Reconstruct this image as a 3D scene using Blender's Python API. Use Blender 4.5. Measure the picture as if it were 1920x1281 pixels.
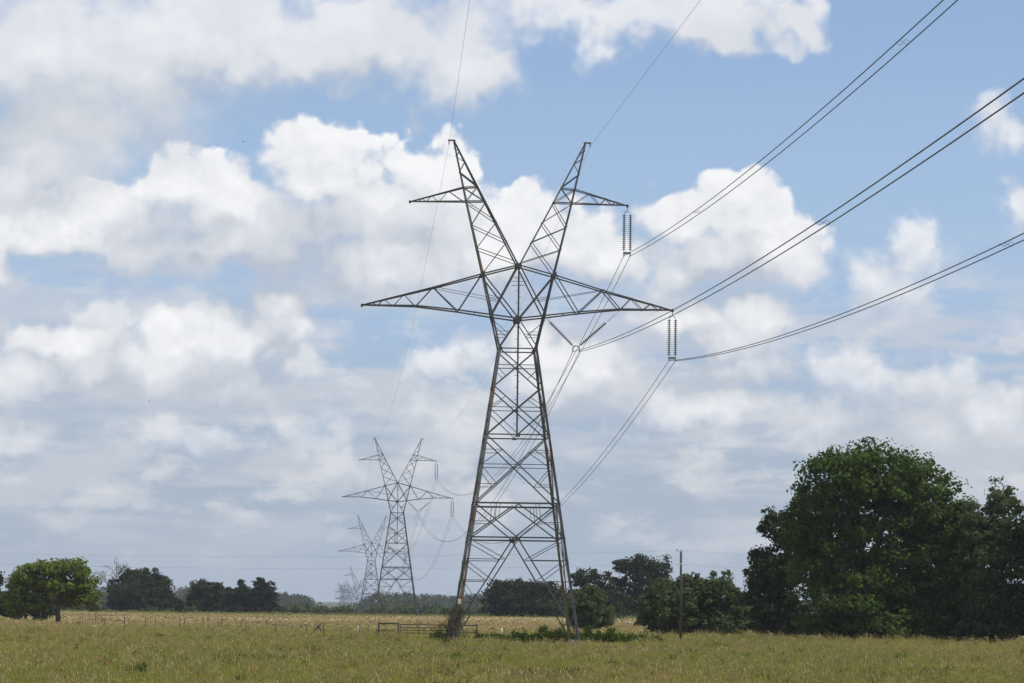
import bpy, math, random
import numpy as np
from mathutils import Vector, Matrix

# ------------------------------------------------------------------ camera
sc = bpy.context.scene
for o in list(bpy.data.objects): bpy.data.objects.remove(o)
FPX = 6100.0                                  # focal length in pixels of a 1920 wide frame
PITCH, ROLL, EYE = math.atan(491 / FPX), math.radians(0.7), 2.9
fw = np.array([0, math.cos(PITCH), math.sin(PITCH)])
r0 = np.array([1.0, 0, 0]); u0 = np.array([0, -math.sin(PITCH), math.cos(PITCH)])
RT = r0 * math.cos(ROLL) + u0 * math.sin(ROLL)
UP = u0 * math.cos(ROLL) - r0 * math.sin(ROLL)
cam = bpy.data.cameras.new('camera'); camo = bpy.data.objects.new('camera', cam)
sc.collection.objects.link(camo); sc.camera = camo
camo.matrix_world = Matrix(((RT[0], UP[0], -fw[0], 0), (RT[1], UP[1], -fw[1], 0), (RT[2], UP[2], -fw[2], EYE), (0, 0, 0, 1)))
cam.sensor_width = 36.0; cam.lens = 36.0 * FPX / 1920.0
cam.clip_start = 0.5; cam.clip_end = 30000.0

def ray(x, y):
    """direction of the world seen at a place of the photograph (survey helper)"""
    d = fw + RT * (x - 960) / FPX + UP * (640.5 - y) / FPX
    return d / np.linalg.norm(d)
def at(x, y, Y):
    d = ray(x, y); p = d * (Y / d[1]); return np.array([p[0], p[1], p[2] + EYE])

# ------------------------------------------------------------------ sky, sun, exposure
SUN_EL, SUN_AZ = math.radians(64), math.radians(98)
sdir = Vector((math.sin(SUN_AZ) * math.cos(SUN_EL), math.cos(SUN_AZ) * math.cos(SUN_EL), math.sin(SUN_EL)))
sun = bpy.data.lights.new('sun', 'SUN'); sun.energy = 4.6; sun.angle = math.radians(0.53); sun.color = (1.0, 0.955, 0.89)
suno = bpy.data.objects.new('sun', sun); sc.collection.objects.link(suno)
suno.rotation_mode = 'QUATERNION'; suno.rotation_quaternion = sdir.to_track_quat('Z', 'Y'); suno.location = (0, 0, 80)
vs = sc.view_settings
sc.display_settings.display_device = 'sRGB'
vs.view_transform = 'Standard'; vs.look = 'None'; vs.exposure = 0.0; vs.gamma = 1.0; vs.use_curve_mapping = False
sc.cycles.use_denoising = True; sc.cycles.denoiser = 'OPENIMAGEDENOISE'; sc.cycles.denoising_input_passes = 'RGB_ALBEDO_NORMAL'; sc.cycles.denoising_prefilter = 'ACCURATE'
sc.cycles.max_bounces = 5; sc.cycles.diffuse_bounces = 2; sc.cycles.transparent_max_bounces = 4
sc.cycles.volume_bounces = 0; sc.cycles.glossy_bounces = 2; sc.cycles.transmission_bounces = 2

world = bpy.data.worlds.new('World'); sc.world = world; world.use_nodes = True
wn = world.node_tree.nodes; wl = world.node_tree.links; wn.clear()
WSTR = 0.1
class NB:
    """small node builder"""
    def __init__(s, tree): s.t = tree; s.n = tree.nodes; s.l = tree.links
    def put(s, sock, v):
        if isinstance(v, bpy.types.NodeSocket): s.l.new(v, sock)
        elif v is not None: sock.default_value = v
    def node(s, kind, ins=(), out=0, **props):
        n = s.n.new(kind)
        for k, v in props.items(): setattr(n, k, v)
        for k, v in (ins.items() if isinstance(ins, dict) else enumerate(ins)): s.put(n.inputs[k], v)
        return n.outputs[out]
    def m(s, op, *a, clamp=False): return s.node('ShaderNodeMath', a, operation=op, use_clamp=clamp)
    def v(s, op, *a, out=0): return s.node('ShaderNodeVectorMath', a, out=out, operation=op)
    def mix(s, f, a, b): return s.node('ShaderNodeMix', {0: f, 6: a, 7: b}, out=2, data_type='RGBA')
    def mixf(s, f, a, b): return s.node('ShaderNodeMix', {0: f, 2: a, 3: b}, out=0, data_type='FLOAT')
    def sstep(s, x, lo, hi, a=0.0, b=1.0):
        return s.node('ShaderNodeMapRange', {0: x, 1: lo, 2: hi, 3: a, 4: b}, interpolation_type='SMOOTHSTEP')
    def noise(s, vec, scale, detail=4.0, rough=0.55, dims='3D', lac=2.0, dist=0.0):
        return s.node('ShaderNodeTexNoise', {'Vector': vec, 'Scale': scale, 'Detail': detail, 'Roughness': rough, 'Lacunarity': lac, 'Distortion': dist}, noise_dimensions=dims)
W = NB(world.node_tree)
gen = W.node('ShaderNodeTexCoord')
sep = wn.new('ShaderNodeSeparateXYZ'); wl.new(gen, sep.inputs[0])
KA = 6.1                                       # sky coordinates: 6.1 units to the radian of azimuth and height
az_s = W.m('MULTIPLY', W.m('ARCTAN2', sep.outputs[0], sep.outputs[1]), KA)
el_s = W.m('MULTIPLY', W.m('ARCSINE', sep.outputs[2]), KA)
P = W.node('ShaderNodeCombineXYZ', (az_s, el_s, 0.0))

def sky_uv(x, y):
    d = ray(x, y); return math.atan2(d[0], d[1]) * KA, math.asin(d[2]) * KA
# cloud heads as (x, y, half width, half height) surveyed on the photograph and laid on the sky by azimuth and height
CRISP = [(605,325,100,80),(710,380,95,62),(820,350,100,82),(345,340,85,62),(430,400,130,80),(580,425,210,95),(790,430,180,100),(215,395,80,50),(110,445,150,62),
 (400,465,340,70),(720,490,240,62),(1010,400,55,42),(1065,460,105,75),(1140,490,70,58),(940,465,100,85),(0,490,45,85),(0,375,40,45),(530,570,52,52),
 (550,625,52,68),(440,645,150,82),(325,640,95,72),(555,690,65,55),(420,725,180,70),(280,690,105,72),(100,645,125,60),(60,720,150,65),(165,700,75,58),
 (1385,405,105,70),(1280,408,85,50),(1455,480,98,66),(1340,485,145,72),(1265,505,90,62),(1415,590,85,68),(1290,605,125,68),(1370,645,125,58),(1105,690,105,70),
 (1000,630,60,70),(1050,745,110,55),(1860,785,105,55),(1740,810,150,60),(1560,800,140,55),(1300,765,180,55),(1390,690,95,45)]
FAINT = [(190,605,81,56),(1680,520,98,61),(1712,450,41,53),(1910,232,76,53),(1910,375,42,42),(890,660,72,49),(835,680,60,41),(1185,722,85,56),(1570,708,106,51),
 (1720,722,119,54),(290,825,81,44),(390,840,72,42),(590,815,81,48),(640,880,49,39),(20,830,64,38),(850,795,94,51)]
BASES = [(605,345,110,90),(820,365,110,90),(380,390,150,90),(600,430,300,95),(150,440,180,70),(1070,465,130,80),(0,480,50,90),
 (545,600,70,80),(430,670,190,95),(200,640,190,80),(80,720,170,70),(1360,440,160,90),(1350,600,170,80),(1690,510,95,60),(1905,235,65,45),
 (870,672,90,45),(1120,705,140,75),(1700,730,260,60),(1740,805,260,65),(1330,750,240,60),(340,835,120,40),(600,820,75,45)]
SOFT = [(90,90,370,170),(400,60,350,105),(120,250,200,110),(660,65,280,85),(880,115,150,90),(1130,15,290,62),(1370,45,100,60),
 (1490,48,56,42),(60,330,170,75)]

def field(p, blobs, k):
    acc = None; sp = W.n.new('ShaderNodeSeparateXYZ'); W.l.new(p, sp.inputs[0])
    for (x, y, rx, ry, *thin) in blobs:         # one after the other: each waits for the running minimum carried in z
        u, w = sky_uv(x, y); rx /= 1000.0; ry /= 1000.0
        mp = W.v('MULTIPLY_ADD', p, (1 / rx, 1 / ry, 0), (-u / rx, -w / ry, 0))
        q = W.v('LENGTH', mp, out=1)
        if thin: q = W.m('ADD', q, thin[0])
        acc = q if acc is None else W.m('SMOOTH_MIN', acc, q, k)
        p = W.node('ShaderNodeCombineXYZ', (sp.outputs[0], sp.outputs[1], acc))
    return W.m('MAXIMUM', W.m('SUBTRACT', 1.0, acc), -1.2)
out_w = W.m('MAXIMUM', W.sstep(W.m('ABSOLUTE', az_s), 1.0, 1.25), W.sstep(el_s, 1.15, 1.4))
low_n = W.noise(P, 1.5, 2.0, 0.5, '2D')
d_out = W.m('MULTIPLY_ADD', low_n, 5.0, -2.45)   # the same broken cloud goes on all round the sky
def warp(p, amp, scale, seed, detail=3.0):
    n = W.node('ShaderNodeTexNoise', {'Vector': W.v('ADD', p, (seed, -seed, 0)), 'Scale': scale, 'Detail': detail, 'Roughness': 0.6}, out=1, noise_dimensions='2D')
    return W.v('MULTIPLY_ADD', W.v('SUBTRACT', n, (0.5, 0.5, 0.5)), (amp, amp, 0), p)
def relief(p, a_f, a_v, seed, fscale, vscale, det=7.0):
    pp = W.v('ADD', p, (seed, seed * 0.7, 0))
    fb = W.noise(pp, fscale, det, 0.58, '2D')
    wp = W.v('MULTIPLY_ADD', W.node('ShaderNodeCombineXYZ', (fb, fb, 0.0)), (0.06, 0.06, 0), pp)
    vo = W.node('ShaderNodeTexVoronoi', {'Vector': wp, 'Scale': vscale, 'Detail': 2.0 if det > 4 else 1.0, 'Roughness': 0.5, 'Lacunarity': 2.2}, voronoi_dimensions='2D', feature='F1', normalize=True)
    return W.m('MULTIPLY_ADD', W.m('SUBTRACT', 0.42, vo), a_v, W.m('MULTIPLY', W.m('SUBTRACT', fb, 0.5), a_f))
def C(r, g, b):                                 # an sRGB reading of the photograph as sky radiance
    f = lambda c: ((c / 255 + 0.055) / 1.055) ** 2.4 if c > 10 else c / 255 / 12.92
    return (f(r) / WSTR, f(g) / WSTR, f(b) / WSTR, 1)
sky = wn.new('ShaderNodeTexSky'); sky.sky_type = 'NISHITA'; sky.sun_disc = False
sky.sun_elevation = SUN_EL; sky.sun_rotation = SUN_AZ; sky.altitude = 100; sky.air_density = 1.0; sky.dust_density = 0.6; sky.ozone_density = 1.5
col = W.mix(1.0, sky.outputs[0], (1.0, 1.0, 1.0, 1)); col.node.blend_type = 'MULTIPLY'; col.node.inputs[7].default_value = (1.13, 1.13, 1.25, 1)
# thin grey layers towards the horizon
st_n = W.noise(W.v('MULTIPLY', P, (2.2, 11.0, 1)), 1.3, 5.0, 0.55, '2D')
col = W.mix(W.sstep(el_s, 1.05, 0.55, 0.0, 0.8), col, C(163, 190, 224))
col = W.mix(W.sstep(el_s, 0.62, 0.15, 0.0, 0.9), col, C(168, 182, 198))
mot = W.noise(W.v('MULTIPLY', P, (1.0, 1.8, 1)), 3.5, 4.0, 0.5, '2D')
st2 = W.noise(W.v('MULTIPLY', P, (4.5, 9.0, 1)), 1.5, 6.0, 0.6, '2D')
low_band = W.m('MULTIPLY', W.sstep(el_s, 0.75, 0.45), W.sstep(el_s, 0.0, 0.22))
col = W.mix(W.m('MULTIPLY', W.m('MULTIPLY', W.sstep(st_n, 0.36, 0.62), low_band), 0.75), col, C(205, 209, 217))
col = W.mix(W.m('MULTIPLY', W.m('MULTIPLY', W.sstep(st2, 0.48, 0.7), low_band), 0.7), col, C(222, 223, 227))
def layer(col, blobs, shade, bias, mid, k, wamp, a_f, a_v, seed, fscale, vscale, soft, off_l, off_s, k_l, k_s, white, grey, fade=None, opac=1.0):
    pw = warp(P, wamp, 7.0, seed)
    f1 = W.mixf(out_w, field(pw, blobs, k), d_out)
    f2 = W.mixf(out_w, field(W.v('ADD', pw, off_l), shade, k), d_out)
    r1 = relief(P, a_f, a_v, seed, fscale, vscale)
    q1 = relief(P, a_f, a_v, seed, fscale, vscale, 4.6)
    q2 = relief(W.v('ADD', P, off_s), a_f, a_v, seed, fscale, vscale, 4.6)
    d1 = W.m('ADD', W.m('ADD', f1, bias), r1)
    big = W.m('SUBTRACT', f1, f2)
    lit = W.m('MULTIPLY_ADD', W.m('MINIMUM', big, 0.75), k_l, W.m('MULTIPLY_ADD', W.m('SUBTRACT', q1, q2), k_s, W.m('MULTIPLY_ADD', W.m('SUBTRACT', mot, 0.5), 0.7, mid)), clamp=True)
    edge = W.mixf(lit, soft[1], soft[0])
    alpha = W.m('MULTIPLY', W.sstep(d1, -0.02, edge), opac)
    if fade is not None: alpha = W.m('MULTIPLY', alpha, fade)
    return W.mix(alpha, col, W.mix(lit, grey, white))
crisp_fade = W.sstep(el_s, 0.2, 0.5, 0.5, 1.0)
col = layer(col, FAINT, FAINT, 0.12, 0.42, 0.3, 0.14, 2.0, 0.5, 5.7, 6.5, 12.0, (0.75, 1.2), (0.02, 0.06, 0), (0.010, 0.026, 0), 0.4, 0.6,
            C(243, 244, 247), C(196, 203, 214), crisp_fade, 0.85)
col = layer(col, CRISP, BASES, 0.20, 0.21, 0.2, 0.11, 1.0, 0.85, 3.1, 6.0, 9.0, (0.14, 1.2), (0.025, 0.085, 0), (0.010, 0.026, 0), 0.85, 0.75,
            C(251, 251, 252), C(189, 196, 208), crisp_fade, 0.97)
col = layer(col, SOFT, SOFT, 0.3, 0.5, 0.4, 0.2, 1.6, 0.15, 8.4, 3.0, 9.0, (0.85, 1.1), (0.03, 0.13, 0), (0.012, 0.035, 0), 0.42, 0.6,
            C(240, 241, 245), C(186, 193, 203), None, 0.95)
bg = wn.new('ShaderNodeBackground'); bg.inputs[1].default_value = WSTR; wl.new(col, bg.inputs[0])
wo = wn.new('ShaderNodeOutputWorld'); wl.new(bg.outputs[0], wo.inputs[0])
world.cycles.sampling_method = 'MANUAL'; world.cycles.sample_map_resolution = 512

# ------------------------------------------------------------------ helpers
col0 = sc.collection
rng = np.random.default_rng(7)
def tag(o, label=None, cat=None, group=None, kind=None):
    if label: o['label'] = label
    if cat: o['category'] = cat
    if group: o['group'] = group
    if kind: o['kind'] = kind
    return o
def empty(name, loc=(0, 0, 0), rz=0.0, parent=None):
    o = bpy.data.objects.new(name, None); col0.objects.link(o); o.location = loc; o.rotation_euler.z = rz
    o.empty_display_size = 0.5; o.parent = parent
    return o
def mesh_np(name, v, f, mat, parent=None, smooth=False, link=True):
    """one mesh object out of a vertex array and faces that all have the same number of corners (or a list of faces)"""
    me = bpy.data.meshes.new(name)
    if isinstance(f, np.ndarray):
        n, k = f.shape
        me.vertices.add(len(v)); me.vertices.foreach_set('co', np.asarray(v, np.float32).ravel())
        me.loops.add(n * k); me.loops.foreach_set('vertex_index', f.astype(np.int32).ravel())
        me.polygons.add(n); me.polygons.foreach_set('loop_start', np.arange(0, n * k, k, dtype=np.int32))
        me.polygons.foreach_set('loop_total', np.full(n, k, np.int32))
        me.update(calc_edges=True)
    else:
        me.from_pydata([tuple(p) for p in v], [], f); me.update()
    if smooth: me.polygons.foreach_set('use_smooth', np.ones(len(me.polygons), bool))
    if mat: me.materials.append(mat)
    o = bpy.data.objects.new(name, me)
    if link: col0.objects.link(o)
    o.parent = parent
    return o
def sweep(pts, prof, hint=(0, 0, 1), scales=None, caps=True):
    """sweep a closed profile (k,2) along a polyline: vertices and faces of one closed piece"""
    pts = np.asarray(pts, float); prof = np.asarray(prof, float); n, k = len(pts), len(prof)
    t = np.zeros_like(pts); t[1:-1] = pts[2:] - pts[:-2]; t[0] = pts[1] - pts[0]; t[-1] = pts[-1] - pts[-2]
    t /= np.linalg.norm(t, axis=1)[:, None] + 1e-12
    h = np.asarray(hint, float); h = h / np.linalg.norm(h)
    V = []
    for i in range(n):
        e1 = h - t[i] * (h @ t[i])
        if np.linalg.norm(e1) < 1e-3: e1 = np.array([1.0, 0.3, 0]) - t[i] * (np.array([1.0, 0.3, 0]) @ t[i])
        e1 /= np.linalg.norm(e1); e2 = np.cross(t[i], e1); s = 1.0 if scales is None else scales[i]
        V.append(pts[i] + (prof[:, :1] * e1 + prof[:, 1:] * e2) * s)
    V = np.concatenate(V); F = []
    for i in range(n - 1):
        for j in range(k):
            F.append((i * k + j, i * k + (j + 1) % k, (i + 1) * k + (j + 1) % k, (i + 1) * k + j))
    if caps: F.append(tuple(range(k))[::-1]); F.append(tuple((n - 1) * k + j for j in range(k)))
    return V, F
def circ(r, k=6): return [(r * math.cos(2 * math.pi * i / k), r * math.sin(2 * math.pi * i / k)) for i in range(k)]
def angle_prof(w, t): return [(0, 0), (w, 0), (w, t), (t, t), (t, w), (0, w)]
def rod(name, pts, r, mat, parent=None, k=6, scales=None):
    v, f = sweep(pts, circ(r, k), (0.31, 0.12, 0.94), scales); return mesh_np(name, v, f, mat, parent, smooth=True)
def join(parts):
    V, F, n = [], [], 0
    for v, f in parts:
        V.append(np.asarray(v, float)); F += [tuple(i + n for i in q) for q in f]; n += len(v)
    return np.concatenate(V), F
def box_vf(c, s, R=None):
    c = np.asarray(c, float); s = np.asarray(s, float) / 2
    v = np.array([(x, y, z) for x in (-1, 1) for y in (-1, 1) for z in (-1, 1)]) * s
    if R is not None: v = v @ np.asarray(R).T
    return v + c, [(0, 1, 3, 2), (4, 6, 7, 5), (0, 4, 5, 1), (2, 3, 7, 6), (0, 2, 6, 4), (1, 5, 7, 3)]
def copy_tree(o, parent=None):
    c = o.copy(); col0.objects.link(c); c.parent = parent
    for ch in list(o.children): copy_tree(ch, c)
    return c

# ------------------------------------------------------------------ materials
def mat(name):
    m = bpy.data.materials.new(name); m.use_nodes = True; m.node_tree.nodes.clear(); return m, NB(m.node_tree)
def finish(b, sh):
    o = b.n.new('ShaderNodeOutputMaterial'); b.l.new(sh, o.inputs[0])
def principled(b, color, rough, metal=0.0, bump=None, spec=0.5):
    n = b.n.new('ShaderNodeBsdfPrincipled'); b.put(n.inputs['Base Color'], color); b.put(n.inputs['Roughness'], rough); b.put(n.inputs['Metallic'], metal)
    n.inputs['Specular IOR Level'].default_value = spec
    if bump is not None: b.l.new(b.node('ShaderNodeBump', {'Strength': 0.4, 'Distance': 0.02, 'Height': bump}), n.inputs['Normal'])
    finish(b, n.outputs[0])
def c4(r, g, b): return (r, g, b, 1)
def steel(name, rust_lo, rust_hi, base):
    m, b = mat(name)
    pos = b.node('ShaderNodeTexCoord', out=3)
    n1 = b.noise(b.v('MULTIPLY', pos, (1, 1, 0.35)), 0.9, 5.0, 0.65); n2 = b.noise(pos, 9.0, 3.0, 0.6)
    isl = b.node('ShaderNodeNewGeometry', out=8) if False else b.node('ShaderNodeObjectInfo', out=5)
    g = b.mix(n2, c4(*[c * 0.75 for c in base]), c4(*[c * 1.25 for c in base]))
    g = b.mix(b.m('MULTIPLY', isl, 0.5), g, c4(0.06, 0.06, 0.06))
    f = b.sstep(b.m('ADD', n1, b.m('MULTIPLY', b.m('SUBTRACT', n2, 0.5), 0.25)), rust_lo, rust_hi)
    rc = b.mix(n2, c4(0.10, 0.045, 0.022), c4(0.19, 0.095, 0.05))
    principled(b, b.mix(f, g, rc), b.mixf(f, 0.42, 0.85), b.mixf(f, 0.5, 0.0), n2)
    return m
M_STEEL = steel('weathered_steel', 0.64, 0.80, (0.085, 0.088, 0.096))
M_LEG = steel('rusty_steel', 0.50, 0.66, (0.17, 0.17, 0.175))
def plain(name, color, rough=0.6, metal=0.0, var=0.25, scale=6.0):
    m, b = mat(name)
    n = b.noise(b.node('ShaderNodeTexCoord', out=3), scale, 4.0, 0.6)
    principled(b, b.mix(n, c4(*[c * (1 - var) for c in color]), c4(*[c * (1 + var) for c in color])), rough, metal, n)
    return m
M_PORC = plain('dark_glazed_porcelain', (0.02, 0.017, 0.017), 0.25)
M_FIT = plain('galvanised_fitting', (0.25, 0.25, 0.25), 0.5, 0.5)
M_WIRE = plain('aluminium_wire', (0.04, 0.04, 0.043), 0.6, 0.3)
M_SHIELD = plain('shield_wire', (0.16, 0.16, 0.17), 0.6, 0.3)
M_WOOD = plain('weathered_pole_wood', (0.05, 0.037, 0.03), 0.9, 0, 0.4, 3.0)
M_POST = plain('grey_fence_wood', (0.06, 0.052, 0.045), 0.95, 0, 0.4, 5.0)
M_PIPE = plain('rusty_gate_pipe', (0.032, 0.02, 0.017), 0.8, 0, 0.3, 5.0)
M_WHITE = plain('white_painted_post', (0.62, 0.61, 0.58), 0.7, 0, 0.12, 6.0)
M_BARK = plain('bark', (0.055, 0.045, 0.038), 0.95, 0, 0.4, 4.0)
M_GREYBARK = plain('bare_grey_bark', (0.17, 0.15, 0.145), 0.95, 0, 0.3, 4.0)
M_VINE = plain('dry_vine', (0.10, 0.08, 0.068), 0.95, 0, 0.4, 4.0)
M_BIRD = plain('dark_feathers', (0.02, 0.02, 0.022), 0.8)
def leaf_mat(name, a, bcol, trans=0.3):
    m, b = mat(name)
    r = b.node('ShaderNodeNewGeometry', out=8)
    pos = b.node('ShaderNodeTexCoord', out=3)
    n = b.noise(pos, 0.45, 3.0, 0.6)
    f = b.m('ADD', b.m('MULTIPLY', r, 0.6), b.m('MULTIPLY', b.sstep(n, 0.3, 0.7), 0.4))
    c = b.mix(f, c4(*a), c4(*bcol))
    d = b.node('ShaderNodeBsdfDiffuse', {0: c}); t = b.node('ShaderNodeBsdfTranslucent', {0: c})
    s = b.node('ShaderNodeMixShader', {0: trans, 1: d, 2: t})
    finish(b, s); return m
L_BRIGHT = leaf_mat('fresh_oak_leaf', (0.0713, 0.0999, 0.0153), (0.1427, 0.1807, 0.0333))
L_ELM = leaf_mat('elm_leaf', (0.0366, 0.0626, 0.0141), (0.0841, 0.1241, 0.0281))
L_MID = leaf_mat('grey_green_leaf', (0.0513, 0.0707, 0.0296), (0.0969, 0.1197, 0.0513))
L_DARK = leaf_mat('dark_oak_leaf', (0.0195, 0.0274, 0.0117), (0.0439, 0.0547, 0.0215), 0.2)
L_CEDAR = leaf_mat('cedar_needle', (0.014, 0.02, 0.011), (0.03, 0.038, 0.018), 0.1)
L_VINE = leaf_mat('vine_leaf', (0.0324, 0.0540, 0.0086), (0.0720, 0.1044, 0.0202))
L_FAR = leaf_mat('far_wood_leaf', (0.0300, 0.0450, 0.0180), (0.0650, 0.0820, 0.0320), 0.2)
L_SCRUB = leaf_mat('scrub_leaf', (0.0600, 0.0780, 0.0350), (0.1000, 0.1200, 0.0550), 0.2)
def field_color(b, gain=1.0):
    """real colours of the pasture: olive grass near, a dry cut strip beyond the fence, greener again at the far edge"""
    pos = b.node('ShaderNodeNewGeometry', out=0)
    s = b.n.new('ShaderNodeSeparateXYZ'); b.l.new(pos, s.inputs[0])
    y = s.outputs[1]
    n1 = b.noise(b.v('MULTIPLY', pos, (1, 0.35, 0)), 0.04, 4.0, 0.6); n2 = b.noise(b.v('MULTIPLY', pos, (1, 0.45, 0)), 0.35, 4.0, 0.65)
    olive = b.mix(b.sstep(n1, 0.36, 0.64), c4(0.21, 0.24, 0.04), c4(0.34, 0.285, 0.08))
    olive = b.mix(b.sstep(n2, 0.42, 0.70, 0, 0.7), olive, c4(0.19, 0.25, 0.04))
    olive = b.mix(b.sstep(b.noise(b.v('MULTIPLY', pos, (1, 0.4, 0)), 0.12, 3.0, 0.6), 0.56, 0.72, 0, 0.6), olive, c4(0.38, 0.25, 0.10))
    tan = b.mix(b.sstep(n1, 0.35, 0.65), c4(0.38, 0.285, 0.165), c4(0.30, 0.26, 0.115))
    tan = b.mix(b.sstep(n2, 0.5, 0.72, 0, 0.6), tan, c4(0.38, 0.25, 0.155))
    yy = b.m('MULTIPLY_ADD', b.m('SUBTRACT', n2, 0.5), 60.0, b.m('MULTIPLY_ADD', b.m('SUBTRACT', n1, 0.5), 150.0, y))
    f = b.m('MULTIPLY', b.sstep(yy, 235.0, 400.0), b.sstep(yy, 700.0, 640.0))
    c = b.mix(f, olive, tan)
    c = b.mix(b.sstep(yy, 640.0, 720.0), c, c4(0.14, 0.165, 0.05))
    return b.mix(b.sstep(y, 770.0, 900.0), c, c4(0.045, 0.06, 0.025))   # woodland floor past the field
m, b = mat('pasture_ground'); gc = field_color(b)
gc = b.mix(b.sstep(b.noise(b.node('ShaderNodeNewGeometry', out=0), 1.2, 4.0, 0.6), 0.45, 0.7, 0, 0.5), gc, c4(0.07, 0.06, 0.03))
principled(b, gc, 0.95, 0.0, None, 0.1); M_GROUND = m
m, b = mat('meadow_grass'); gc = field_color(b)
rnd = b.node('ShaderNodeObjectInfo', out=5)
gc = b.mix(b.sstep(rnd, 0.72, 1.0, 0, 0.65), gc, c4(0.40, 0.33, 0.13))
gc = b.mix(b.sstep(rnd, 0.28, 0.0, 0, 0.6), gc, c4(0.14, 0.20, 0.035))
isl = b.node('ShaderNodeNewGeometry', out=8)
gc = b.mix(b.m('MULTIPLY', isl, 0.35), gc, c4(0.32, 0.28, 0.10))
dd = b.node('ShaderNodeBsdfDiffuse', {0: gc}); tt = b.node('ShaderNodeBsdfTranslucent', {0: gc})
finish(b, b.node('ShaderNodeMixShader', {0: 0.45, 1: dd, 2: tt})); M_GRASS = m
M_SEED = plain('ripe_seed_head', (0.36, 0.29, 0.13), 0.9)
M_STRAW = plain('straw_stalk', (0.40, 0.33, 0.15), 0.9)
M_FLW = plain('white_petal', (0.75, 0.74, 0.68), 0.7, 0, 0.05)
M_FLY = plain('yellow_petal', (0.62, 0.56, 0.12), 0.7, 0, 0.1)
M_FLR = plain('coral_petal', (0.62, 0.13, 0.06), 0.7, 0, 0.1)
M_WEED = leaf_mat('weed_leaf', (0.04, 0.065, 0.02), (0.08, 0.11, 0.035))

# ------------------------------------------------------------------ the line of pylons: where it stands
AZ_LINE = math.radians(-3.1055)
LD = np.array([math.sin(AZ_LINE), math.cos(AZ_LINE), 0]); AD = np.array([math.cos(AZ_LINE), -math.sin(AZ_LINE), 0])
PYLON = np.array([0.38, 235.0, 0.0]); SPAN = 434.0
LINE_Z = np.array([(-500, 0), (760, 0), (1102, -4.5), (1535, -17.0), (1968, -20), (3000, -19), (3500, -14), (4600, -6), (6000, 0), (20000, 0)])
def line_z(Y): return np.interp(Y, LINE_Z[:, 0], LINE_Z[:, 1])
RIDGE = np.array([(-500, 0), (760, 0), (1100, -4.5), (1600, -12), (1950, -8), (2200, 0.5), (2650, 1.0), (3300, -2), (20000, 0)])
def ground_z(X, Y):
    X = np.asarray(X, float); Y = np.asarray(Y, float)
    xl = PYLON[0] + (Y - PYLON[1]) * math.tan(AZ_LINE) - 9
    w = np.exp(-((X - xl) / 17.0) ** 4)
    z = np.interp(Y, RIDGE[:, 0], RIDGE[:, 1]) * (1 - w) + line_z(Y) * w
    return z + 0.10 * np.sin(X * 0.043 + 1.0) * np.sin(Y * 0.021) * np.clip((Y - 40) / 100, 0, 1)
ys = np.concatenate([np.arange(-150, 760, 10.0), np.arange(760, 3400, 40.0), np.geomspace(3400, 14000, 20)])
xs = np.concatenate([-np.geomspace(9000, 320, 20), np.arange(-310, 311, 7.0), np.geomspace(320, 9000, 20)])
gx, gy = np.meshgrid(xs, ys); gz = ground_z(gx, gy)
gv = np.stack([gx, gy, gz], -1).reshape(-1, 3); nx = len(xs)
ii, jj = np.meshgrid(np.arange(len(ys) - 1), np.arange(nx - 1), indexing='ij'); q = (ii * nx + jj).ravel()
tag(mesh_np('ground', gv, np.stack([q, q + 1, q + nx + 1, q + nx], 1), M_GROUND, smooth=True), kind='structure')

# ------------------------------------------------------------------ lattice pylon
def ys_(z): return 0.07 + 1.305 * (36.35 - z) / 15.17
HW0, HWW, ZW = 4.51, 1.375, 21.18
def hw(z): return HW0 + (HWW - HW0) * z / ZW
Z1, Z2, Z3, Z4 = 18.46, 14.92, 9.97, 7.53
members = []   # (part group, name, points, width, hint, material)
def add(grp, name, pts, w, hint, m=None): members.append((grp, name, [tuple(map(float, p)) for p in pts], w, hint, m))
for sx in (-1, 1):
    for sy in (-1, 1):
        add('body', 'leg', [(sx * HW0, sy * HW0, -0.3), (sx * HWW, sy * HWW, ZW + 0.2)], 0.20, (-sx, 0, 0), 'leg')
def face(k):
    n = [(0, -1), (0, 1), (-1, 0), (1, 0)][k]
    def at_(u, z, x=None):
        h = hw(z); a = u * h if x is None else x; d = h + 0.012
        return (a, n[1] * d, z) if n[0] == 0 else (n[0] * d, a, z)
    return at_, (n[0], n[1], 0)
def cross_z(za, zb):                           # where the two diagonals of a panel meet
    a, b_ = hw(za), hw(zb); return za + (zb - za) * a / (a + b_)
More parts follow.
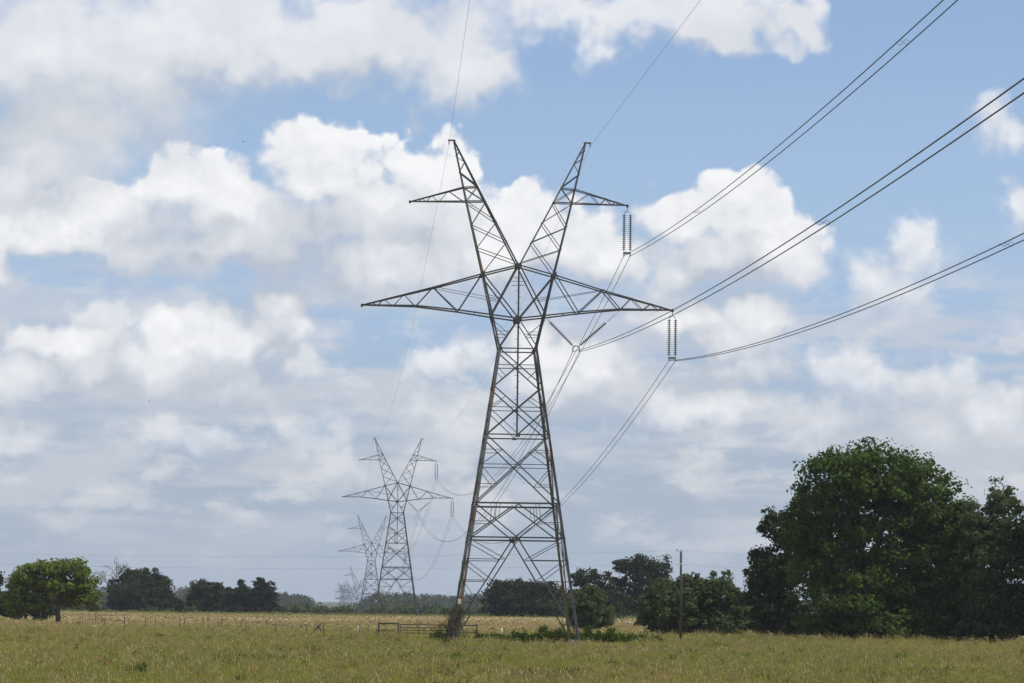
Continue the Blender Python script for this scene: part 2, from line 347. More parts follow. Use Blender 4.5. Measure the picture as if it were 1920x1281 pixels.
for k in range(4):
    at_, nrm = face(k); hint = (-nrm[0], -nrm[1], 0.0)
    B = lambda p, q_, w=0.10, nm='brace': add('body', nm, [p, q_], w, hint)
    for za, zb, w in ((ZW, Z1, 0.12), (Z1, Z2, 0.12), (Z2, Z3, 0.12)):
        B(at_(-1, za), at_(1, zb), w); B(at_(1, za), at_(-1, zb), w)
    B(at_(-1, ZW), at_(1, ZW), 0.12, 'strut')
    zc1, zc2, zc3 = cross_z(ZW, Z1), cross_z(Z1, Z2), cross_z(Z2, Z3)
    for zc in (zc1, zc2, zc3): B(at_(-1, zc), at_(1, zc), 0.075, 'strut')
    B(at_(-1, Z2), at_(1, Z2), 0.13, 'strut'); B(at_(-1, Z3), at_(1, Z3), 0.18, 'strut'); B(at_(-1, Z4), at_(1, Z4), 0.15, 'strut')
    for s in (-1, 1):
        zm = (zc1 + Z1) / 2; B(at_(s, zc1 - 0.1), at_(0, zm, s * hw(Z1) * 0.52), 0.06)
        zm = (Z1 + zc2) / 2; B(at_(s, zc2 + 0.05), at_(0, zm, s * hw(Z1) * 0.5), 0.07)
        B(at_(s, zc2 - 0.1), at_(0, Z2 + 0.05), 0.075)
        zu, zl = (Z2 + zc3) / 2, (zc3 + Z3) / 2
        xu, xl = s * hw(Z2) * 0.5, s * hw(Z3) * 0.5
        B(at_(s, zu), at_(0, zu, xu), 0.06); B(at_(0, zu, xu), at_(s, zc3 + 0.05), 0.075)
        B(at_(s, zl), at_(0, zl, xl), 0.06); B(at_(s, zc3 - 0.05), at_(0, zl, xl), 0.065)
        B(at_(0, Z3), at_(s, Z4), 0.12); B(at_(s, Z3), at_(0, Z4), 0.12)
        zx = (Z3 + Z4) / 2 - 0.05; xx = s * hw(zx) * 0.51
        B(at_(s, zx), at_(0, zx, xx), 0.06)
        B(at_(0, Z3, s * hw(Z3) * 0.5), at_(0, zx + 0.05, xx), 0.06); B(at_(0, Z3, s * hw(Z3) * 0.42), at_(0, zx + 0.35, s * hw(zx) * 0.42), 0.05)
        xv = lambda z: s * hw(0.3) * (Z4 - z) / (Z4 - 0.3)
        B(at_(0, Z4 - 0.05), at_(0, 0.3, s * hw(0.3)), 0.13)
        lv = (Z4, 6.0, 4.5, 2.95, 1.4)
        for i in range(1, 5):
            B(at_(s, lv[i]), at_(0, lv[i], xv(lv[i])), 0.075 if i < 3 else 0.06, 'strut')
            B(at_(s, lv[i - 1] - 0.1), at_(0, lv[i] + 0.05, xv(lv[i] + 0.05)), 0.075 if i < 3 else 0.06)
# cage between waist and arms
for sy in (-1, 1):
    hf = (0, -sy, 0)
    for s in (-1, 1):
        add('cage', 'corner_post', [(s * HWW, sy * HWW, ZW), (s * 2.63, sy * ys_(26.67), 26.67)], 0.17, (-s, 0, 0))
        add('cage', 'brace', [(0, sy * ys_(23.36), 23.36), (s * HWW, sy * HWW, ZW + 0.1)], 0.10, hf)
        add('cage', 'brace', [(s * 1.9, sy * ys_(23.3), 23.3), (s * 0.72, sy * ys_(22.25), 22.25)], 0.055, hf)
        for z_, xa in ((22.45, 0.6), (22.2, 0.73)): add('cage', 'strut', [(s * (HWW + (z_ - ZW) * 0.229), sy * ys_(z_), z_), (s * xa, sy * ys_(z_), z_)], 0.05, hf)
        add('cage', 'brace', [(s * 2.63, sy * ys_(26.67), 26.67), (0, sy * ys_(23.36), 23.36)], 0.13, hf)
        add('cage', 'brace', [(0, sy * ys_(27.37), 27.37), (s * 1.97, sy * ys_(23.6), 23.6)], 0.13, hf)
        add('cage', 'strut', [(s * 2.3, sy * ys_(25.1), 25.1), (s * 1.2, sy * ys_(24.9), 24.85)], 0.055, hf)
for s in (-1, 1):
    for a, b_ in (((HWW, ZW), (1.97, 23.6)), ((1.97, 23.6), (2.63, 26.67))):
        for sy in (-1, 1): add('cage', 'brace', [(s * a[0], sy * ys_(a[1]), a[1]), (s * b_[0], -sy * ys_(b_[1]), b_[1])], 0.075, (-s, 0, 0))
    add('cage', 'strut', [(s * 1.97, -ys_(23.6), 23.62), (s * 1.97, ys_(23.6), 23.62)], 0.09, (0, 0, -1))
    add('cage', 'strut', [(s * 2.63, -ys_(26.67), 26.67), (s * 2.63, ys_(26.67), 26.67)], 0.09, (0, 0, -1))
add('cage', 'strut', [(0, -ys_(27.37), 27.37), (0, ys_(27.37), 27.37)], 0.1, (0, 0, -1))
add('cage', 'strut', [(0, -ys_(23.36), 23.36), (0, ys_(23.36), 23.36)], 0.1, (0, 0, -1))
for z_, wd in ((26.45, 0.36), (26.15, 0.62), (25.85, 0.5)): add('cage', 'rung', [(-wd, -0.35, z_), (wd, -0.35, z_)], 0.05, (0, 0, 1))
# horns
inn = lambda z: 4.8 * (z - 27.37) / (36.4 - 27.37)
out_ = lambda z: np.interp(z, [26.67, 31.92, 36.35], [2.63, 3.88, 4.90])
for s, g in ((-1, 'horn_a'), (1, 'horn_b')):
    for sy in (-1, 1):
        Q = lambda x, z: (s * x, sy * ys_(z), z)
        hf = (0, -sy, 0)
        add(g, 'chord', [Q(2.63, 26.67), Q(3.88, 31.92), Q(4.86, 36.4)], 0.15, (-s, 0, 0.0), 'leg')
        add(g, 'chord', [Q(0.02, 27.37), Q(inn(31.95), 31.95), Q(4.74, 36.4)], 0.15, (s, 0, 0.0), 'leg')
        no = [(float(out_(z)), z) for z in (31.92, 30.18, 28.52, 26.67)]; ni = [(inn(z), z) for z in (31.95, 30.48, 29.03, 27.5)]
        for i in range(3):
            add(g, 'brace', [Q(*no[i]), Q(*ni[i + 1])], 0.075, hf); add(g, 'brace', [Q(*ni[i]), Q(*no[i + 1])], 0.075, hf)
        up = [('o', 34.1), ('i', 33.07), ('o', 34.1), ('i', 34.85), ('o', 35.25), ('i', 35.6), ('o', 35.85)]
        pt = lambda c: Q(float(out_(c[1])), c[1]) if c[0] == 'o' else Q(inn(c[1]), c[1])
        for a, b_ in zip(up[:2] + up[2:-1], up[1:2] + up[2:]):
            if a != b_: add(g, 'brace', [pt(a), pt(b_)], 0.06, hf)
        add(g, 'brace', [Q(3.88, 31.92), Q(inn(33.07), 33.07)], 0.07, hf); add(g, 'brace', [Q(inn(31.95), 31.95), Q(4.13, 33.0)], 0.07, hf)
    for z_ in (28.52, 30.18, 31.92, 33.0, 34.1): add(g, 'strut', [(s * float(out_(z_)), -ys_(z_), z_), (s * float(out_(z_)), ys_(z_), z_)], 0.05, (0, 0, 1))
    for z_ in (29.03, 30.48, 31.95, 33.07): add(g, 'strut', [(s * inn(z_), -ys_(z_), z_), (s * inn(z_), ys_(z_), z_)], 0.05, (0, 0, 1))
    # upper crossarm
    g2 = 'upper_arm_a' if s < 0 else 'upper_arm_b'
    ya = lambda x: 0.05 + (ys_(32.3) - 0.05) * np.clip((7.86 - x) / 4.0, 0, 1.0)
    for sy in (-1, 1):
        hf = (0, -sy, 0); R_ = lambda x, z: (s * x, sy * float(ya(x)), z)
        add(g2, 'chord', [R_(inn(31.95), 31.95), R_(3.88, 31.92), R_(7.9, 31.85)], 0.11, (0, 0, 1))
        add(g2, 'chord', [R_(inn(33.07), 33.07), R_(4.15, 32.98), R_(7.86, 31.92)], 0.11, (0, 0, -1))
        uz = lambda x: 32.98 - (x - 4.15) * (1.06 / 3.71)
        zz = [(4.0, 31.92), (5.15, uz(5.15)), (5.85, 31.88), (6.35, uz(6.35)), (6.75, 31.87), (7.05, uz(7.05)), (7.3, 31.87)]
        for a, b_ in zip(zz, zz[1:]): add(g2, 'brace', [R_(*a), R_(*b_)], 0.055, hf)
    for x_ in (5.0, 5.9, 6.8): add(g2, 'strut', [(s * x_, -float(ya(x_)), 31.88), (s * x_, float(ya(x_)), 31.88)], 0.05, (0, 0, 1))
    # main crossarm
    g3 = 'main_arm_a' if s < 0 else 'main_arm_b'
    yb = lambda x, y0=1.2: 0.06 + (y0 - 0.06) * np.clip((11.22 - x) / 9.2, 0, 1.0)
    for sy in (-1, 1):
        hf = (0, -sy, 0)
        up_ = [(0.0, 27.37, ys_(27.37)), (2.63, 26.67, ys_(26.67)), (6.17, 25.65, 0.55), (11.22, 24.33, 0.06)]
        lo_ = [(0.0, 23.36, ys_(23.36)), (1.97, 23.6, ys_(23.6)), (4.35, 23.92, 0.92), (7.42, 24.22, 0.53), (11.26, 24.24, 0.06)]
        add(g3, 'chord', [(s * x, sy * y, z) for x, z, y in up_], 0.14, (0, 0, -1)); add(g3, 'chord', [(s * x, sy * y, z) for x, z, y in lo_], 0.15, (0, 0, 1))
        yi = lambda lst, x: float(np.interp(x, [p[0] for p in lst], [p[2] for p in lst])); zi = lambda lst, x: float(np.interp(x, [p[0] for p in lst], [p[1] for p in lst]))
        U_ = lambda x: (s * x, sy * yi(up_, x), zi(up_, x)); D_ = lambda x: (s * x, sy * yi(lo_, x), zi(lo_, x))
        zz = [U_(2.63), D_(4.35), U_(6.17), D_(7.42), U_(8.25), D_(9.05), U_(9.7), D_(10.2), U_(10.55)]
        for i, (a, b_) in enumerate(zip(zz, zz[1:])): add(g3, 'brace', [a, b_], 0.10 if i < 3 else 0.065, hf)
        add(g3, 'tie', [U_(6.17), (s * 1.5, sy * 1.0, 24.8)], 0.05, hf)
    for x_ in (3.2, 4.35, 5.9, 7.42, 9.05):
        y_ = float(np.interp(x_, [1.97, 4.35, 7.42, 11.26], [ys_(23.6), 0.92, 0.53, 0.06])); z_ = float(np.interp(x_, [1.97, 4.35, 7.42, 11.26], [23.6, 23.92, 24.22, 24.24]))
        add(g3, 'strut', [(s * x_, -y_, z_), (s * x_, y_, z_)], 0.06, (0, 0, 1))
    add(g3, 'strut', [(s * 6.17, -0.55, 25.65), (s * 6.17, 0.55, 25.65)], 0.06, (0, 0, 1))
plates = []    # (group, name, verts faces)
def plate(g, nm, c, s): plates.append((g, nm, box_vf(c, s)))
for sy in (-1, 1):
    plate('body', 'gusset_plate', (0, sy * (hw(Z4) + 0.03), Z4 - 0.08), (0.4, 0.03, 0.28)); plate('cage', 'gusset_plate', (0, sy * (ys_(27.37) + 0.03), 27.3), (0.42, 0.03, 0.3))
    plate('cage', 'gusset_plate', (0, sy * (ys_(23.36) + 0.03), 23.38), (0.5, 0.03, 0.36)); plate('body', 'gusset_plate', (0, sy * (hw(Z2) + 0.03), Z2 - 0.06), (0.3, 0.03, 0.16))
    for s in (-1, 1):
        plate('body', 'gusset_plate', (s * (HWW - 0.1), sy * (HWW + 0.03), ZW), (0.26, 0.03, 0.3)); plate('cage', 'gusset_plate', (s * 2.6, sy * (ys_(26.67) + 0.02), 26.65), (0.32, 0.03, 0.34))
for s, g, g2, g3 in ((-1, 'horn_a', 'upper_arm_a', 'main_arm_a'), (1, 'horn_b', 'upper_arm_b', 'main_arm_b')):
    plate(g, 'shield_wire_bracket', (s * 4.95, 0, 36.42), (0.55, 0.16, 0.1)); plate(g, 'shield_wire_clamp', (s * 5.14, 0, 36.25), (0.07, 0.1, 0.28))
    plate(g2, 'tip_plate', (s * 7.92, 0, 31.86), (0.16, 0.16, 0.2)); plate(g3, 'tip_plate', (s * 11.28, 0, 24.26), (0.18, 0.18, 0.22))
for sx in (-1, 1):
    for sy in (-1, 1): plate('body', 'footing', (sx * 4.53, sy * 4.53, 0.05), (0.5, 0.5, 0.5))
plate('body', 'number_plate', (-4.1, -hw(2.75) - 0.24, 3.0), (0.24, 0.02, 0.36))
NAMES = {'body': 'tower_body', 'cage': 'tower_cage', 'horn_a': 'horn', 'horn_b': 'horn', 'upper_arm_a': 'upper_crossarm', 'upper_arm_b': 'upper_crossarm',
         'main_arm_a': 'main_crossarm', 'main_arm_b': 'main_crossarm'}
def member_vf(pts, w, hint):
    w = w * 0.7 if w < 0.19 else w * 0.85
    return sweep(pts, angle_prof(w, max(0.018, w * 0.14)), hint)
def build_pylon():
    root = empty('lattice_pylon'); grp = {g: empty(n, parent=root) for g, n in NAMES.items()}
    for g, nm, pts, w, hint, mm in members:
        v, f = member_vf(pts, w, hint); mesh_np(nm, v, f, M_LEG if mm == 'leg' else M_STEEL, grp[g])
    for g, nm, (v, f) in plates:
        mesh_np(nm, v, f, M_WHITE if nm in ('number_plate',) else M_FIT if nm == 'footing' else M_STEEL, grp[g])
    post = mesh_np('climbing_post', *sweep([(0, 0, 14.95), (0, 0, 27.1)], angle_prof(0.12, 0.02), (1, 0, 0)), M_STEEL, root)
    bv, bf = box_vf((0, 0, 0), (0.20, 0.03, 0.03)); bolt = None
    def add_bolt(p, parent):
        nonlocal bolt
        if bolt is None: bolt = mesh_np('step_bolt', bv, bf, M_STEEL, parent); o = bolt
        else: o = bpy.data.objects.new('step_bolt', bolt.data); col0.objects.link(o); o.parent = parent
        o.location = p
    for i in range(26): add_bolt(((-1) ** i * 0.13 + 0.05, 0.05, 15.4 + i * 0.44), post)
    for i in range(22):
        z_ = 3.2 + i * 0.82; add_bolt((-hw(z_) - 0.08, -hw(z_) + 0.03, z_), grp['body'])
    return root
RZ = -AZ_LINE                                   # turn of the pylons: their y axis runs along the line
GP = 'pylons of the power line'
def pylon_pos(k):
    p = PYLON + LD * SPAN * k; return np.array([p[0], p[1], float(line_z(p[1]))])
py0 = build_pylon(); py0.location = pylon_pos(0); py0.rotation_euler.z = RZ
tag(py0, 'tall lattice steel pylon with rusty legs, largest and nearest in the line', 'pylon', GP)
for k, lab in ((1, 'grey lattice pylon at the far edge of the field, second in the line'), (2, 'lattice pylon half hidden behind the second pylon, third in the line')):
    o = copy_tree(py0); o.location = pylon_pos(k); tag(o, lab, 'pylon', GP)
allv, allf = join([member_vf(p, w, h) for _, _, p, w, h, _ in members])
far_me = None
for k in range(3, 11):
    lab = '%s lattice pylon in the line, small and fading into the haze' % ['fourth', 'fifth', 'sixth', 'seventh', 'eighth', 'ninth', 'tenth', 'eleventh'][k - 3]
    if far_me is None: o = mesh_np('lattice_pylon', allv, allf, M_STEEL); far_me = o.data
    else: o = bpy.data.objects.new('lattice_pylon', far_me); col0.objects.link(o)
    o.location = pylon_pos(k); o.rotation_euler.z = RZ; tag(o, lab, 'pylon', GP)

# ------------------------------------------------------------------ insulators
def lathe(prof, n=12):
    v = [(r * math.cos(2 * math.pi * j / n), r * math.sin(2 * math.pi * j / n), z) for r, z in prof for j in range(n)]
    f = [(i * n + j, i * n + (j + 1) % n, (i + 1) * n + (j + 1) % n, (i + 1) * n + j) for i in range(len(prof) - 1) for j in range(n)]
    return np.array(v), f
disc_v, disc_f = lathe([(0.02, 0.075), (0.05, 0.07), (0.055, 0.03), (0.146, 0.0), (0.15, -0.010), (0.11, -0.018), (0.03, -0.03), (0.02, -0.07)])
disc_me = None
def disc(parent, mtx):
    global disc_me
    if disc_me is None: o = mesh_np('disc', disc_v, disc_f, M_PORC, parent, smooth=True); disc_me = o.data
    else: o = bpy.data.objects.new('disc', disc_me); col0.objects.link(o); o.parent = parent
    o.matrix_local = mtx
def string_of(parent, p0, p1, n):
    """cap and pin string from p0 (top) to p1"""
    p0, p1 = np.array(p0, float), np.array(p1, float); pin = rod('insulator_string', [p0, p1], 0.02, M_FIT, parent)
    d = Vector(p0 - p1).normalized(); R_ = d.to_track_quat('Z', 'Y').to_matrix().to_4x4(); ln = np.linalg.norm(p1 - p0); pad = (ln - n * 0.146) / 2
    for i in range(n):
        c = p0 + (p1 - p0) * (pad + (i + 0.5) * 0.146) / ln; disc(pin, Matrix.Translation(Vector(c)) @ R_)
def suspension(x, z, name='suspension_insulator'):
    e = empty(name)
    rod('shackle', [(x, 0, z), (x, 0, z - 0.28)], 0.03, M_FIT, e)
    v, f = join([sweep([(x, 0, z - 0.24), (x - 0.23, 0, z - 0.42)], circ(0.035), (0, 1, 0)), sweep([(x, 0, z - 0.24), (x + 0.23, 0, z - 0.42)], circ(0.035), (0, 1, 0))])
    mesh_np('upper_yoke', v, f, M_FIT, e)
    for s in (-1, 1): string_of(e, (x + s * 0.23, 0, z - 0.42), (x + s * 0.23, 0, z - 3.3), 18)
    mesh_np('lower_yoke', *box_vf((x, 0, z - 3.36), (0.56, 0.05, 0.17)), M_FIT, e)
    for s in (-1, 1): mesh_np('wire_clamp', *box_vf((x + s * 0.23, 0, z - 3.52), (0.06, 0.3, 0.16)), M_FIT, e)
    return e
def vstring():
    e = empty('vee_insulator'); c = np.array((4.28, 0, 21.35))
    rod('link', [(2.15, 0, 23.6), (2.3, 0, 23.32)], 0.025, M_FIT, e); rod('link', [(7.42, 0, 24.2), (6.5, 0, 23.35)], 0.02, M_FIT, e)
    string_of(e, (2.3, 0, 23.32), (4.08, 0, 21.55), 16); string_of(e, (6.5, 0, 23.35), (4.5, 0, 21.55), 17)
    ring = [(4.28 + 0.24 * math.cos(a), 0, 21.38 + 0.2 * math.sin(a)) for a in np.linspace(-0.5, math.pi + 0.5, 14)]
    rod('yoke', ring, 0.045, M_FIT, e)
    for s in (-1, 1): mesh_np('wire_clamp', *box_vf((4.28 + s * 0.23, 0, 21.2), (0.07, 0.3, 0.16)), M_FIT, e)
    return e
def place(o, k): p = pylon_pos(k); o.location = p; o.rotation_euler.z = RZ; return o
iu, im, iv = suspension(7.92, 31.76), suspension(11.28, 24.15), vstring()
ORD = ['big nearest', 'second', 'third']
for k in range(3):
    for src, what in ((iu, 'twin insulator string hanging from the upper crossarm of the %s pylon'), (im, 'twin insulator string hanging from the main crossarm tip of the %s pylon'),
                      (iv, 'vee shaped insulator strings under the main crossarm of the %s pylon')):
        o = src if k == 0 else copy_tree(src)
        place(o, k); tag(o, what % ORD[k], 'insulator', 'insulators of the pylons')

# ------------------------------------------------------------------ conductors, one continuous wire each
def span_far(k, a, z):
    p, q_ = pylon_pos(k) + AD * a, pylon_pos(k + 1) + AD * a; p[2] += z; q_[2] += z
    return p, q_
def wire(name, a, z, sag, near, r, m, label, cat):
    """near = (turn, slope, curve) of the span that comes overhead from behind the camera"""
    dl, b1, c1 = near; d2 = AZ_LINE + math.radians(dl); L2 = np.array([math.sin(d2), math.cos(d2), 0]); pts = []
    o0 = pylon_pos(0) + AD * a
    for s_ in np.linspace(300, 0, 61)[:-1]:
        p = o0 - L2 * s_; pts.append((p[0], p[1], z + b1 * s_ + c1 * s_ * s_))
    for k in range(0, 8):
        p, q_ = span_far(k, a, z)
        for t in np.linspace(0, 1, 41 if k < 2 else 13)[:-1]:
            c = p + (q_ - p) * t; c[2] -= 4 * sag * t * (1 - t); pts.append(tuple(c))
    pts.append(tuple(span_far(7, a, z)[1]))
    v, f = sweep(pts, circ(r, 5), (0.2, 0.05, 0.98)); o = mesh_np(name, v, f, m, smooth=True)
    return tag(o, label, cat, 'wires of the power line')
for s, w in ((-1, 'inner'), (1, 'outer')):
    wire('conductor', 7.92 + s * 0.23, 28.2, 9.0, (0.6, -0.0654, 0.000169), 0.022, M_WIRE, '%s wire of the pair held by the upper crossarm insulator' % w, 'power cable')
    wire('conductor', 4.28 + s * 0.23, 21.15, 9.4, (0.6, -0.0616, 0.000142), 0.022, M_WIRE, '%s wire of the pair held by the vee insulator' % w, 'power cable')
    wire('conductor', 11.28 + s * 0.23, 20.6, 9.0, (0.6, -0.0656, 0.000195), 0.022, M_WIRE, '%s wire of the pair held by the main crossarm tip insulator' % w, 'power cable')
wire('shield_wire', -5.15, 36.15, 5.9, (0.9, 0.0, 0.0), 0.009, M_SHIELD, 'thin bare wire running over the horn on the empty side', 'wire')
wire('shield_wire', 5.15, 36.15, 5.9, (0.6, -0.0492, 0.0), 0.009, M_SHIELD, 'thin bare wire running over the horn above the insulators', 'wire')
def spacer(a, z, s_, near, label):
    dl, b1, c1 = near; d2 = AZ_LINE + math.radians(dl); L2 = np.array([math.sin(d2), math.cos(d2), 0]); A2 = np.array([math.cos(d2), -math.sin(d2), 0])
    e = empty('bundle_spacer')
    for j in (0, 1):
        c = pylon_pos(0) + AD * a - L2 * (s_ + j * 0.8); c[2] = z + b1 * (s_ + j * 0.8) + c1 * (s_ + j * 0.8) ** 2
        pts = [c + A2 * t * 0.23 + np.array([0, 0, 0.05 * math.sin(t * 5 + j)]) for t in np.linspace(-1, 1, 7)]
        rod('spacer_rod', pts, 0.008, M_WIRE, e)
    tag(e, label, 'spacer', 'spacers between paired wires')
spacer(7.92, 28.2, 50.5, (0.6, -0.0654, 0.000169), 'wire spacer on the upper pair, just right of the pylon')
spacer(7.92, 28.2, 122.0, (0.6, -0.0654, 0.000169), 'wire spacer on the upper pair near the top edge of the picture')
spacer(4.28, 21.15, 128.0, (0.6, -0.0616, 0.000142), 'wire spacer on the middle pair of wires in front of the clouds')
spacer(11.28, 20.6, 123.7, (0.6, -0.0656, 0.000195), 'wire spacer on the lowest pair of wires near the picture edge')

# ------------------------------------------------------------------ trees
def px_ground(x, y):
    """where the ground is met by the sight line through a place of the photograph (survey helper)"""
    d = ray(x, y); t = -EYE / d[2]; return np.array([d[0] * t, d[1] * t, 0.0])
def unit(v): return v / (np.linalg.norm(v, axis=-1, keepdims=True) + 1e-9)
def leaf_cards(c, size, r, up=0.35, long=1.5, out=None):
    """leaf sprays: one small bent blade of four corners each"""
    n = len(c); nrm = r.normal(size=(n, 3)) * (1.0 if out is None else 0.45) + np.array([0, 0, up])
    if out is not None: nrm = nrm + out
    nrm = unit(nrm); a = unit(np.cross(nrm, r.normal(size=(n, 3)))); b_ = np.cross(nrm, a)
    s = (size * r.uniform(0.6, 1.35, n))[:, None]
    v = np.stack([c - a * s * long * 0.5, c + b_ * s * 0.42 - nrm * s * 0.12, c + a * s * long * 0.5, c - b_ * s * 0.42 - nrm * s * 0.12], 1).reshape(-1, 3)
    return v, np.arange(4 * n).reshape(n, 4)
def tube_net(segs, k=6):
    return join([sweep(p, circ(1.0, k), (0.3, 0.2, 0.9), s) for p, s in segs])
def crook(a, b_, r, n=4, amp=0.08):
    t = np.linspace(0, 1, n)[:, None]; p = a + (b_ - a) * t; L = np.linalg.norm(b_ - a)
    p[1:-1] += r.normal(size=(n - 2, 3)) * amp * L; return p
def tree(name, label, base, lobes, leafmat, leaf, clump, per, fill, trunk_r, seed, cat='tree', group=None, barkmat=None, up=0.35, squash=0.65, stems=1, hidden_trunk=0.35, edge=1.0):
    """base: (x, y, z); lobes: crown masses (x, z, half width, half height) in metres from the base. Trunk and limbs first, then leaf sprays in clumps on the limbs"""
    r = np.random.default_rng(seed); root = empty(name, base); cs, segs = [], []
    top = max(l[1] + l[3] for l in lobes); mx = np.mean([l[0] for l in lobes])
    fork = np.array([mx * 0.25, 0, top * hidden_trunk])
    for s_ in range(stems):
        o0 = np.array([(s_ - (stems - 1) / 2) * 0.9, r.normal() * 0.3, -0.2])
        p = crook(o0, fork + np.array([o0[0] * 1.2, 0, 0]), r, 5, 0.03); segs.append((p, np.array([1.5, 1.05, 0.95, 0.85, 0.8]) * trunk_r))
    for (lx, lz, rx, rz) in lobes:
        ly = r.normal() * rx * 0.35; ry = max(rx, rz) * 0.95
        ctr = np.array([lx, ly, lz])
        p = crook(fork, ctr, r, 5, 0.06); segs.append((p, np.linspace(0.55, 0.2, 5) * trunk_r))
        n = max(5, int(fill * (rx * rz + rx * ry + ry * rz) / clump ** 2))
        d = unit(r.normal(size=(n, 3))); rad = r.uniform(0.15, 1.0, n) ** 0.42
        wob = 1 + edge * 0.16 * r.normal(size=n)
        pos = ctr + d * (rad * wob)[:, None] * np.array([rx, ry, rz]) * 0.93
        pos[:, 2] = np.maximum(pos[:, 2], clump * 0.35)
        for q_ in pos[:: max(1, n // 9)]:
            m_ = ctr + (q_ - ctr) * 0.1; segs.append((crook(m_, q_, r, 4, 0.08), np.linspace(0.2, 0.05, 4) * trunk_r))
        cs.append(pos)
    cs = np.concatenate(cs); n = len(cs)
    cr = clump * r.uniform(0.55, 1.3, n); cnt = r.poisson(per, n)
    idx = np.repeat(np.arange(n), cnt)
    off = r.normal(size=(len(idx), 3)); off = unit(off) * (r.uniform(0, 1, len(idx)) ** 0.5)[:, None]
    pos = cs[idx] + off * cr[idx][:, None] * np.array([1, 1, squash])
    keep = pos[:, 2] > 0.05; pos = pos[keep]
    v, f = leaf_cards(pos, leaf, r, up, 1.5, off[keep] * 1.25)
    vt, ft = tube_net(segs, 5); mesh_np('trunk', vt, ft, barkmat or M_BARK, root, smooth=True)
    mesh_np('crown', v, f, leafmat, root)
    tag(root, label, cat, group); return root
def tree_px(name, label, bx, by, lobes, leafmat, Y=None, **kw):
    """tree whose crown masses were surveyed as (x, y, half width, half height) on the photograph and turned into metres at its own distance"""
    g = px_ground(bx, by)
    if Y is not None: g = at(bx, by, Y); g[2] = float(ground_z(g[0], Y))
    Yd = g[1]; k = Yd / FPX; lob = []
    for (x, y, rx, ry) in lobes:
        p = at(x, y, Yd); lob.append((p[0] - g[0], p[2] - g[2], rx * k, ry * k))
    return tree(name, label, tuple(g), lob, leafmat, **kw)
GR, GM, GL = 'trees of the big clump', 'trees behind the pylon', 'trees along the far edge of the field'
tree_px('elm_tree', 'broad tall green elm, biggest tree of the clump beyond the pole', 1655, 1200,
  [(1570,895,75,60),(1645,890,85,58),(1712,915,80,66),(1765,985,62,72),(1528,950,52,55),(1545,1040,70,80),(1655,1010,125,100),(1755,1075,75,85),(1600,1120,105,60),(1710,1130,110,55),
   (1550,1172,62,24),(1650,1174,80,22),(1600,1182,40,12),(1745,1168,60,28),(1798,1040,44,75),(1795,975,32,40),(1505,985,40,50),(1808,1130,46,55),(1800,1172,44,26)], L_ELM, Y=281, leaf=0.25, clump=1.15, per=70, fill=3.6, trunk_r=0.42, seed=11, group=GR, up=0.5, stems=2, edge=1.15)
tree_px('oak_tree', 'dark rounded oak with lobed outline at the end of the big clump', 1455, 1192,
  [(1449,985,26,28),(1482,1000,34,45),(1440,1055,36,34),(1418,1095,30,34),(1465,1085,48,60),(1430,1140,38,36),(1475,1150,40,36),(1440,1176,44,16),(1488,1178,40,16)], L_DARK, Y=305, leaf=0.3, clump=0.8, per=34, fill=2.6, trunk_r=0.3, seed=12, group=GR)
tree_px('oak_tree', 'slim grey green tree with a round top, behind the big elm at the picture edge', 1868, 1198,
  [(1876,945,36,38),(1868,1000,44,42),(1838,1050,52,62),(1836,985,34,42),(1893,1060,46,56),(1845,1120,60,56),(1900,1135,44,46),(1840,1172,44,26),(1895,1176,46,20)], L_MID, Y=277, leaf=0.26, clump=0.8, per=40, fill=2.8, trunk_r=0.25, seed=13, group=GR)
tree_px('oak_tree', 'dark tree cut off by the picture edge beside the slim tree', 1945, 1198,
  [(1932,1000,40,50),(1950,1080,50,60),(1935,1150,45,45)], L_DARK, Y=272, leaf=0.28, clump=0.8, per=38, fill=2.6, trunk_r=0.28, seed=14, group=GR)
tree_px('shrub_tree', 'wide low rounded grey green tree just behind the wooden pole', 1320, 1194,
  [(1290,1112,62,36),(1345,1118,52,42),(1268,1140,50,36),(1378,1148,32,38),(1310,1160,82,30),(1365,1172,46,20)], L_MID, Y=312, leaf=0.24, clump=0.7, per=42, fill=3.0, trunk_r=0.25, seed=15, group=GM, stems=3, hidden_trunk=0.2)
tree_px('shrub_tree', 'smaller rounded bushy tree joined to the wide low tree', 1243, 1192,
  [(1240,1132,42,36),(1222,1158,30,26),(1258,1165,45,24)], L_MID, Y=318, leaf=0.24, clump=0.7, per=42, fill=3.0, trunk_r=0.2, seed=16, group=GM, stems=2, hidden_trunk=0.2)
tree_px('sapling_tree', 'wispy light green young tree between low tree and dark oak', 1398, 1192,
  [(1393,1120,9,18),(1398,1150,18,24),(1403,1175,22,16)], L_SCRUB, Y=325, leaf=0.2, clump=0.5, per=24, fill=1.7, trunk_r=0.09, seed=17, group=GM)
tree_px('oak_tree', 'tall dark oak with airy lobed crown rising behind the low trees', 1200, 1163,
  [(1200,1062,42,20),(1172,1060,22,16),(1236,1066,24,22),(1164,1088,20,20),(1214,1098,46,32),(1182,1125,40,30),(1240,1110,26,34)], L_DARK, Y=620, leaf=0.42, clump=1.25, per=34, fill=2.3, trunk_r=0.4, seed=18, group=GM)
tree_px('oak_tree', 'dark airy oak beside the pylon leg, left of the tallest oak', 1115, 1163,
  [(1104,1083,28,18),(1084,1088,16,16),(1132,1098,26,24),(1110,1118,42,28),(1150,1128,36,30)], L_DARK, Y=610, leaf=0.42, clump=1.2, per=32, fill=2.2, trunk_r=0.35, seed=19, group=GM)
